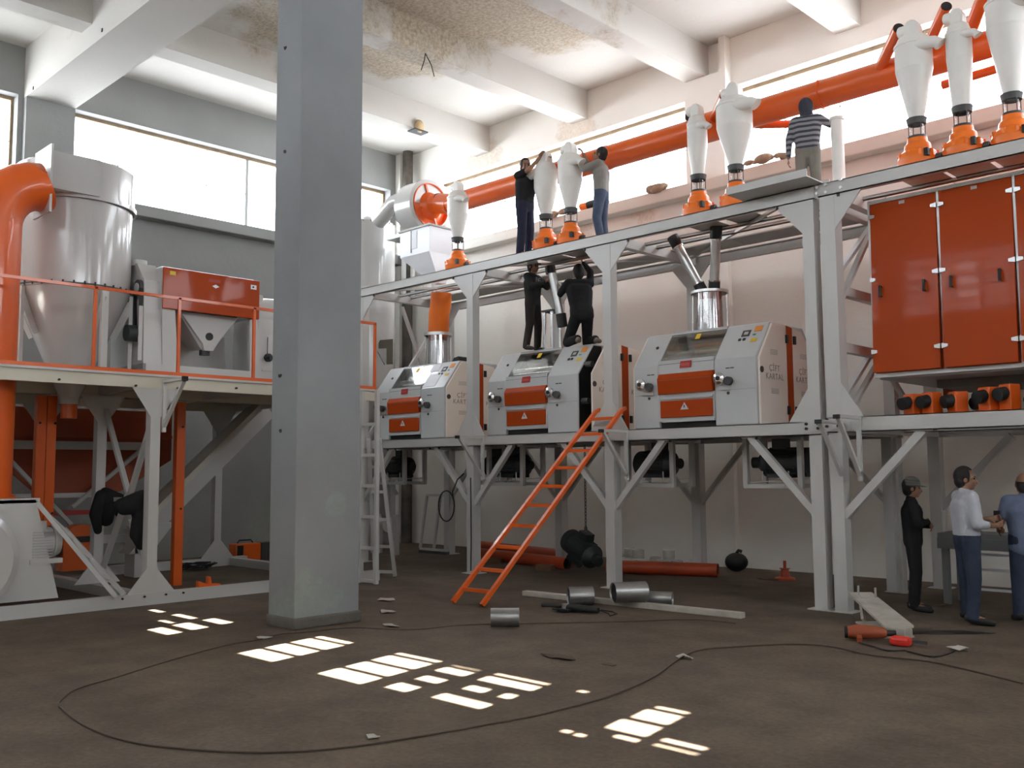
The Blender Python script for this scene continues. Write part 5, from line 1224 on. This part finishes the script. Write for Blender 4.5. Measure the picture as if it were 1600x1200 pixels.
# work table by the men at the right
r = thing('work_table', 'grey metal table beside the standing men', 'table', (-3.5, 12.85, 0))
GT = mat('grey_table', (.16, .17, .17, 1), .5)
MB().box((-4.9, 12.95, .86), (-3.0, 13.6, .92)).build('table_top', GT, r); MB().box((-4.9, 12.93, .72), (-3.0, 12.97, .86)).build('apron', GT, r)
for x in (-4.82, -3.1):
    for y in (13.0, 13.5): MB().box((x-.04, y-.04, 0), (x+.04, y+.04, .86)).build('leg', GT, r)
for z in (.16, .42, .62): MB().box((-4.8, 13.5, z-.015), (-4.2, 13.54, z+.015)).build('rail', PAPER, r)
MB().cyl((-3.85, 12.9, .9), (-3.85, 12.9, .02), .09, n=16).build('pedestal', GT, r)
tag(MB().ball((-4.55, 13.15, .96), .1, 12, 8, (1.3, 1, .6)).build('plastic_bag', SCW), 'white bag lying on the grey metal table', 'bag')
# rubble on the right wall sill
RUB = mat('rubble', (.42, .31, .22, 1), .9, var=.5, scale=14, bump=.8, bscale=20)
def rubble(x, z, sx, sz, label, y=15.0, seed=1):
    rnd = random.Random(seed); b = MB()
    for k in range(9): b.ball((x+rnd.uniform(-sx, sx), y+rnd.uniform(-.05, .04), z+rnd.uniform(0, sz)), rnd.uniform(.05, .13), 7, 5, (1.5, .6, .7))
    tag(b.build('rubble', RUB), label, 'rubble')
rubble(-8.35, 7.21, .35, .10, 'broken plaster rubble on the sill behind the striped hoodie', seed=2)
rubble(-10.75, 7.21, .2, .06, 'small plaster rubble on the sill by the pilaster', seed=3)
rubble(-13.35, 7.21, .3, .06, 'low plaster rubble on the window sill behind the cyclone pair', seed=4)
r = thing('airlock_motor', 'small orange gear motor with black ends on wall sill', 'motor', (-12.5, 15.1, 7.21))
MB().cyl((-12.75, 15.1, 7.29), (-12.55, 15.1, 7.29), .08, n=16).build('gearbox', ORANGEC, r); MB().cyl((-12.55, 15.1, 7.29), (-12.3, 15.1, 7.29), .09, n=16).build('motor_body', BLACK, r); MB().cyl((-12.25, 15.1, 7.28), (-12.05, 15.1, 7.28), .08, n=16).build('end_cover', BLACK, r)
# ================================================================== people
SKIN = mat('skin', (.30, .15, .09, 1), .5, var=.15, scale=12)
HAIRM = mat('black_hair', (.012, .010, .009, 1), .55, bump=.5, bscale=120)
def remeshed(mb, name, m, parent, vox, it=4):
    o = mb.build(name, m, parent, False)
    q = o.modifiers.new('union', 'REMESH'); q.mode = 'VOXEL'; q.voxel_size = vox; q.use_smooth_shade = True
    s = o.modifiers.new('soften', 'SMOOTH'); s.factor = .5; s.iterations = it
    return o
def cloth(name, col, col2=None, rough=.85, var=.35, scale=9):
    return mat(name, col, rough, var=var, scale=scale, col2=col2, bump=.5, bscale=14, spec=.2)
def stripes(name, a, b, n=20):
    m = bpy.data.materials.new(name); m.use_nodes = True; nt = m.node_tree; p = nt.nodes['Principled BSDF']; p.inputs['Roughness'].default_value = .9
    tc = nt.nodes.new('ShaderNodeTexCoord'); w = nt.nodes.new('ShaderNodeTexWave'); w.bands_direction = 'Z'; w.inputs['Scale'].default_value = n; w.inputs['Distortion'].default_value = .8; w.inputs['Detail'].default_value = 1
    nt.links.new(tc.outputs['Object'], w.inputs['Vector'])
    r = nt.nodes.new('ShaderNodeValToRGB'); r.color_ramp.interpolation = 'CONSTANT'; r.color_ramp.elements[1].position = .45
    r.color_ramp.elements[0].color = a; r.color_ramp.elements[1].color = b
    nt.links.new(w.outputs['Fac'], r.inputs[0]); nt.links.new(r.outputs[0], p.inputs['Base Color'])
    return m
def hand(b, w, d, n, side, curl=.5, sc=1.0):
    """palm and five separate fingers; w wrist, d direction, n palm normal"""
    w = Vector(w); d = Vector(d).normalized(); n = Vector(n); n = (n-d*n.dot(d)).normalized(); s = d.cross(n)*side
    for k in (-1, 0, 1): b.capsule(w+s*.012*k*sc, w+d*.085*sc+s*.026*k*sc, .017*sc, .014*sc, 8)
    for k, L in zip((-1.5, -.5, .5, 1.5), (.062, .075, .072, .055)):
        p = w+d*.088*sc+s*.021*k*sc; dd = d; 
        for seg in range(3):
            dd = (dd*math.cos(curl*.7)+n*math.sin(curl*.7)).normalized()
            q = p+dd*L*sc*(.46, .3, .24)[seg]; b.capsule(p, q, .0092*sc, .0082*sc, 8); p = q
            n2 = (n-dd*n.dot(dd)).normalized(); n = n2 if seg < 2 else n
        n = (n-d*n.dot(d)).normalized()
    t0 = w+d*.03*sc-s*.03*sc; t1 = t0+(d*.6-s*.7+n*.25).normalized()*.042*sc; t2 = t1+(d*.85-s*.2+n*.35).normalized()*.034*sc
    b.capsule(t0, t1, .0125*sc, .011*sc, 8); b.capsule(t1, t2, .0105*sc, .009*sc, 8)
BASE = dict(hipR=(.09, 0, .92), hipL=(-.09, 0, .92), kneeR=(.11, .02, .50), kneeL=(-.11, .02, .50), ankR=(.12, -.02, .085), ankL=(-.12, -.02, .085),
            toeR=(.15, .17, .03), toeL=(-.15, .17, .03), waist=(0, 0, 1.05), chest=(0, .0, 1.30), neck=(0, -.005, 1.475), head=(0, .02, 1.62),
            shR=(.185, 0, 1.42), shL=(-.185, 0, 1.42), elR=(.24, -.02, 1.13), elL=(-.24, -.02, 1.13), wrR=(.24, .06, .88), wrL=(-.24, .06, .88))
def person(label, loc, rz, H=1.75, J=None, shirt=None, pants=None, shoes=None, sleeves='long', hair='short', cap=None, look=(0, 0), curl=.5,
           handR=None, handL=None, hood=None, bulk=1.0, barefoot=False, extra=None, shirtname='shirt', untuck=.0, group=None):
    k = H/1.75
    P = {a: Vector(v)*k for a, v in {**BASE, **(J or {})}.items()}
    r = thing('person', label, 'person', loc, rz)
    b = MB(); g = bulk
    hipc = (P['hipR']+P['hipL'])/2; ax = (P['shR']-P['shL']).normalized(); hx = (P['hipR']-P['hipL']).normalized()
    def torso(m, e, lo=None):
        lo = lo or hipc
        for t in (-1, 0, 1):
            m.capsule(lo+hx*.075*k*t, P['waist']+hx*.065*k*t, .098*k*g+e, .098*k*g+e)
            m.capsule(P['waist']+hx*.065*k*t, P['chest']+ax*.085*k*t, .098*k*g+e, .112*k*g+e)
            m.capsule(P['chest']+ax*.085*k*t, P['neck']-Vector((0, 0, .075*k))+ax*.06*k*t, .108*k*g+e, .07*k*g+e)
        m.capsule(P['shR']-ax*.02, P['shL']+ax*.02, .064*k+e, .064*k+e)
    torso(b, 0)
    b.capsule(P['neck']-Vector((0, 0, .03)), P['head']-Vector((0, 0, .03)), .056*k, .052*k)
    for S in 'RL':
        b.capsule(P['sh'+S], P['el'+S], .054*k, .042*k); b.capsule(P['el'+S], P['wr'+S], .042*k, .028*k)
        b.capsule(P['hip'+S], P['knee'+S], .088*k, .062*k); b.capsule(P['knee'+S], P['ank'+S], .060*k, .042*k)
        b.capsule(P['ank'+S], P['toe'+S], .042*k, .030*k)
        hd = {'R': handR, 'L': handL}[S]
        d = Vector(hd[0]) if hd else (P['wr'+S]-P['el'+S]).normalized()
        n = Vector(hd[1]) if hd else Vector((-1 if S == 'R' else 1, 0, 0))
        hand(b, P['wr'+S], d, n, 1 if S == 'R' else -1, hd[2] if hd and len(hd) > 2 else curl, k)
    # head with face, turned by look = (yaw, pitch)
    Mh = Matrix.Translation(P['head']) @ Matrix.Rotation(R(look[0]), 4, 'Z') @ Matrix.Rotation(R(look[1]), 4, 'X') @ Matrix.Scale(k, 4)
    h = MB()
    h.ball((0, -.012, .02), .1, 20, 14, (.80, 1.0, 1.12)); h.ball((0, .03, -.045), .075, 16, 12, (.86, .95, 1.0)); h.ball((0, .062, -.09), .035, 12, 8, (1.1, .9, .8))
    h.capsule((0, .088, .01), (0, .112, -.035), .012, .019); h.capsule((-.035, .082, .032), (.035, .082, .032), .016, .016)
    for s in (-1, 1): h.ball((s*.083, -.005, -.01), .03, 10, 8, (.4, .75, 1.1)); h.ball((s*.032, .074, -.03), .028, 10, 8)
    h.capsule((-.022, .092, -.066), (.022, .092, -.066), .010, .010)
    b.v += [tuple(Mh @ Vector(p)) for p in h.v]; o_ = len(b.v)-len(h.v)
    b.f += [[i+o_ for i in f] for f in h.f]; b.sm += h.sm
    body = remeshed(b, 'body', SKIN, r, .0075, 3)
    for s in (-1, 1):
        MB().ball((s*.034, .088, .008), .012, 10, 6, (1.2, .6, .8)).xform(Mh).build('eye', mat('eye_dark', (.02, .015, .012, 1), .25), body, False)
        MB().capsule((s*.018, .098, .032), (s*.052, .088, .033), .006, .005, 6).xform(Mh).build('eyebrow', HAIRM, body, False)
    MB().capsule((-.02, .105, -.066), (.02, .105, -.066), .005, .005, 6).xform(Mh).build('mouth', mat('lips', (.20, .07, .05, 1), .5), body, False)
    if hair != 'none' and not hood:
        q = MB(); q.ball((0, -.022, .035), .108, 20, 14, (.83, 1.0, 1.05)); q.ball((0, -.05, -.02), .088, 16, 10, (.92, .8, 1.0))
        hh = q.xform(Mh).build('hair', HAIRM, r, False)
        # cut the hair off the face: keep what lies behind the forehead line
        me = hh.data; inv = Mh.inverted(); import bmesh
        bm = bmesh.new(); bm.from_mesh(me)
        lim = .052 if hair == 'short' else -.02
        kill = [v for v in bm.verts if (inv @ v.co).y > lim + .0*(inv @ v.co).z and (inv @ v.co).z < .085]
        bmesh.ops.delete(bm, geom=kill, context='VERTS'); bm.to_mesh(me); bm.free()
        if hair == 'bald':
            bm = bmesh.new(); bm.from_mesh(me)
            bmesh.ops.delete(bm, geom=[v for v in bm.verts if (inv @ v.co).z > .05], context='VERTS'); bm.to_mesh(me); bm.free()
        solidify(hh, .008)
    if cap:
        q = MB(); q.lathe([(.103, .03), (.105, .06), (.098, .10), (.075, .135), (.03, .152), (0, .154)], (0, -.008, 0), 24)
        cp = q.xform(Mh).build('cap', cap, r, False); solidify(cp, .008)
        n = 12; top = [(-.088+.176*i/n, .045+.0*i) for i in range(n+1)]
        vs = [(x, math.sqrt(max(0, .103**2-x*x))-.008, .045) for x, _ in top]+[(x, math.sqrt(max(0, .103**2-x*x))+.055+.03*(1-(x/.09)**2), .03) for x, _ in top]
        br = MB().add(vs, [(i, i+1, n+2+i, n+1+i) for i in range(n)]).xform(Mh).build('brim', cap, cp, False); solidify(br, .008)
    # shirt
    if shirt:
        m = MB(); torso(m, .016*k, hipc+Vector((0, 0, .06*k-untuck)))
        for S in 'RL':
            if sleeves == 'long': m.capsule(P['sh'+S], P['el'+S], .072*k, .058*k); m.capsule(P['el'+S], P['el'+S].lerp(P['wr'+S], .92), .056*k, .040*k)
            elif sleeves == 'rolled': m.capsule(P['sh'+S], P['el'+S], .074*k, .062*k); m.capsule(P['el'+S], P['el'+S].lerp(P['wr'+S], .45), .058*k, .048*k)
            else: m.capsule(P['sh'+S], P['sh'+S].lerp(P['el'+S], .6), .074*k, .066*k)
        m.capsule(P['neck']-Vector((0, 0, .05*k)), P['neck']+Vector((0, 0, .0)), .075*k, .066*k)
        remeshed(m, shirtname, shirt, r, .013, 5)
    if hood:
        q = MB(); q.ball((0, -.02, .02), .128, 20, 14, (.88, 1.02, 1.12)); q.ball((0, -.03, -.09), .1, 14, 10, (1.05, .95, .9))
        ho = remeshed(q.xform(Mh), 'hood', hood, r, .013, 3)
    if pants:
        m = MB()
        for t in (-1, 0, 1): m.capsule(hipc+hx*.078*k*t-Vector((0, 0, .0)), hipc+hx*.075*k*t+(P['waist']-hipc)*.62, .112*k*g, .110*k*g)
        for S in 'RL':
            m.capsule(P['hip'+S], P['knee'+S], .106*k, .080*k); m.capsule(P['knee'+S], P['knee'+S].lerp(P['ank'+S], .97), .078*k, .070*k)
        remeshed(m, 'trousers', pants, r, .013, 5)
    for S in 'RL':
        if barefoot: continue
        m = MB(); a, t = P['ank'+S], P['toe'+S]; d = t-a
        m.capsule(a-Vector((0, 0, .02*k)), t, .050*k, .038*k); he = a-d*.25; m.capsule(he+Vector((0, 0, -.02*k)), a, .042*k, .05*k)
        remeshed(m, 'shoe', shoes or BLACK, r, .012, 2)
    return r
BLK = cloth('black_cotton', (.016, .016, .018, 1), (.03, .03, .033, 1)); NAVY = cloth('navy_work_trousers', (.022, .026, .05, 1), (.04, .045, .08, 1))
DENIM = cloth('blue_denim', (.06, .08, .13, 1), (.13, .15, .2, 1)); DENIMD = cloth('dark_denim', (.028, .038, .065, 1), (.055, .07, .11, 1)); KHAKI = cloth('dusty_jeans', (.20, .19, .17, 1), (.36, .32, .24, 1), scale=5)
GREYT = cloth('grey_shirt', (.25, .235, .22, 1), (.34, .32, .30, 1)); WHT = cloth('white_shirt_cloth', (.46, .47, .52, 1), (.6, .61, .66, 1)); BLU = cloth('blue_shirt_cloth', (.13, .16, .25, 1), (.2, .24, .34, 1))
CHAR = cloth('charcoal_sweater', (.028, .028, .028, 1), (.045, .045, .045, 1)); BRN = cloth('dark_brown_trousers', (.03, .024, .022, 1), (.05, .04, .036, 1)); CAPG = cloth('grey_cap', (.16, .16, .15, 1)); STR = stripes('striped_knit', (.05, .055, .075, 1), (.27, .27, .29, 1), 4.2)

# on the upper deck
person('man in black T-shirt and navy trousers reaching up at a cyclone', (-11.27, 11.82, 5.432), R(-84), 1.78,
       dict(elR=(.20, .24, 1.46), wrR=(.05, .36, 1.68), elL=(-.20, .26, 1.43), wrL=(-.08, .40, 1.62), chest=(0, .03, 1.30)), BLK, NAVY, BLACK, 'short', look=(-35, -8), bulk=1.08, handR=((0, .5, .8), (0, 1, -.3), .5), handL=((.1, .6, .7), (.3, 1, -.3), .6))
person('man in grey shirt and jeans fitting a cyclone top', (-9.79, 12.12, 5.432), R(112), 1.70,
       dict(elR=(.20, .26, 1.48), wrR=(.08, .34, 1.70), elL=(-.22, .24, 1.34), wrL=(-.12, .40, 1.50), kneeL=(-.10, .06, .5)), GREYT, DENIM, BLACK, 'rolled', look=(5, 12), handR=((0, .4, .8), (-.3, 1, 0), .5), handL=((.2, .8, .4), (.6, .4, 0), .6))
person('man in striped hooded sweater seen from behind near the plank', (-6.28, 12.46, 5.432), R(22), 1.62,
       dict(elR=(.36, .10, 1.33), wrR=(.22, .30, 1.50), elL=(-.27, -.02, 1.12), wrL=(-.29, .02, .86)), STR, KHAKI, BLACK, 'long', hood=cloth('dark_hood', (.06, .065, .085, 1)), look=(-10, 10), bulk=1.08, shirtname='sweater', untuck=.03)
# on the open mill
r_ = person('man in grey cap and dark sweater standing on the mill', (-11.36, 12.10, 3.842), R(-82), 1.62,
       dict(elR=(.24, .12, 1.20), wrR=(.12, .38, 1.28), elL=(-.22, .18, 1.24), wrL=(-.04, .42, 1.42), kneeR=(.15, .03, .5), ankR=(.2, -.02, .085), toeR=(.25, .15, .03), kneeL=(-.14, .02, .5), ankL=(-.17, -.02, .085), toeL=(-.2, .16, .03)),
       CHAR, BRN, BLACK, 'long', cap=CAPG, look=(-10, 6), handR=((-.2, .7, .6), (-.8, .3, 0), .8), handL=((.2, .7, .6), (.8, .3, 0), .8), shirtname='sweater', untuck=.05)
person('man in black kneeling on the mill with arms raised', (-10.40, 12.22, 3.842), R(58), 1.80,
       dict(hipR=(.09, -.16, .50), hipL=(-.09, -.16, .50), kneeR=(.17, .12, .085), kneeL=(-.17, .12, .085), ankR=(.17, -.32, .09), ankL=(-.13, -.32, .09), toeR=(.19, -.47, .04), toeL=(-.15, -.47, .04),
            waist=(0, -.11, .66), chest=(0, -.04, .92), neck=(0, 0, 1.10), head=(0, .03, 1.245), shR=(.19, -.02, 1.05), shL=(-.19, -.02, 1.05), elR=(.24, .10, 1.28), wrR=(.15, .20, 1.46), elL=(-.30, .10, .88), wrL=(-.26, .34, 1.02)),
       BLK, BLK, mat('brown_shoe_sole', (.14, .11, .085, 1), .7), 'long', look=(8, 10), bulk=1.12, handR=((-.2, .4, .8), (-.5, .8, 0), .6), handL=((.1, .7, .6), (.9, 0, 0), .7), shirtname='sweater')
# by the table
person('man in black with grey cap and folded arms', (-4.88, 12.1, 0.0), R(-66), 1.64,
       dict(elR=(.26, .06, 1.14), wrR=(-.02, .20, 1.18), elL=(-.26, .06, 1.14), wrL=(.04, .23, 1.12), kneeR=(.09, .02, .5), ankR=(.09, -.02, .085), toeR=(.12, .18, .03)), BLK, BLK, BLACK, 'long', cap=CAPG, look=(0, -4), bulk=1.12, handR=((-1, .05, 0), (0, -1, 0), .2), handL=((1, .05, .1), (0, -1, 0), .2), shirtname='sweater')
person('man in white shirt and jeans seen from behind', (-4.05, 11.58, 0.0), R(-48), 1.77,
       dict(elR=(.26, .02, 1.12), wrR=(.16, .26, 1.10), elL=(-.25, .04, 1.13), wrL=(-.10, .30, 1.16), kneeR=(.12, .01, .5), ankR=(.15, -.04, .085), toeR=(.2, .15, .03), kneeL=(-.11, .02, .5), ankL=(-.14, .02, .085), toeL=(-.17, .2, .03)), WHT, DENIMD, BLACK, 'rolled', look=(-22, -3), bulk=1.06, handR=((-.3, .8, .2), (-.8, 0, .2), .9), handL=((.3, .8, .1), (.8, 0, .2), .9), untuck=-.02)
person('man in blue shirt beside the white-shirted man', (-3.58, 12.12, 0.0), R(25), 1.70,
       dict(elR=(.25, .04, 1.14), wrR=(.14, .26, 1.08), elL=(-.27, .02, 1.14), wrL=(-.26, .24, 1.05)), BLU, DENIMD, BLACK, 'short', hair='bald', look=(10, 4), bulk=1.1, handR=((-.3, .8, .1), (-.8, 0, 0), .7), handL=((.2, .9, 0), (.8, 0, 0), .7), untuck=.10)
# lettering on the dark sweater
text_mesh('PG', .12, 'lettering', mat('grey_sweater_print', (.30, .29, .28, 1), .8), r_, Matrix(((-1, 0, 0, .02), (0, 0, 1, .137), (0, 1, 0, 1.25), (0, 0, 0, 1))) @ Matrix.Scale(1, 4))
# hanging black jackets under the left platform
def jacket(loc, label, body, sleeve):
    r = thing('jacket', label, 'jacket', loc, R(90))
    m = MB()
    S = 1.3
    for p, q, a, b in body: m.capsule(Vector(p)*S, Vector(q)*S, a*S, b*S)
    remeshed(m, 'jacket_body', BLK, r, .012, 3)
    m = MB()
    for p, q, a, b in sleeve: m.capsule(Vector(p)*S, Vector(q)*S, a*S, b*S)
    remeshed(m, 'sleeve', BLK, r, .012, 3)
jacket((-14.12, 5.90, 1.49), 'bunched black jacket hung by the rear column', [((-.04, 0, 0), (.14, 0, -.08), .06, .06), ((0, 0, -.08), (-.02, 0, -.30), .10, .08), ((.10, 0, -.10), (.13, 0, -.24), .065, .05)], [((-.08, 0, -.04), (-.14, 0, -.24), .075, .07), ((-.14, 0, -.24), (-.11, 0, -.42), .07, .045)])
jacket((-13.1, 5.82, 1.47), 'long black jacket hung on the tie by the front column', [((-.14, 0, -.10), (.10, 0, -.02), .065, .075), ((-.10, 0, -.14), (.02, 0, -.12), .075, .09), ((.06, 0, -.05), (.08, 0, -.28), .09, .085)], [((.08, 0, -.22), (.05, 0, -.42), .085, .08), ((.05, 0, -.42), (.09, 0, -.54), .075, .05)])
# phone in the white-shirted man's hand, white canister by the hooded man
tag(MB().cbox((-3.82, 11.92, 1.20), (.07, .02, .14)).build('phone', BLACK), 'small black phone in the hand of white-shirted man', 'phone')
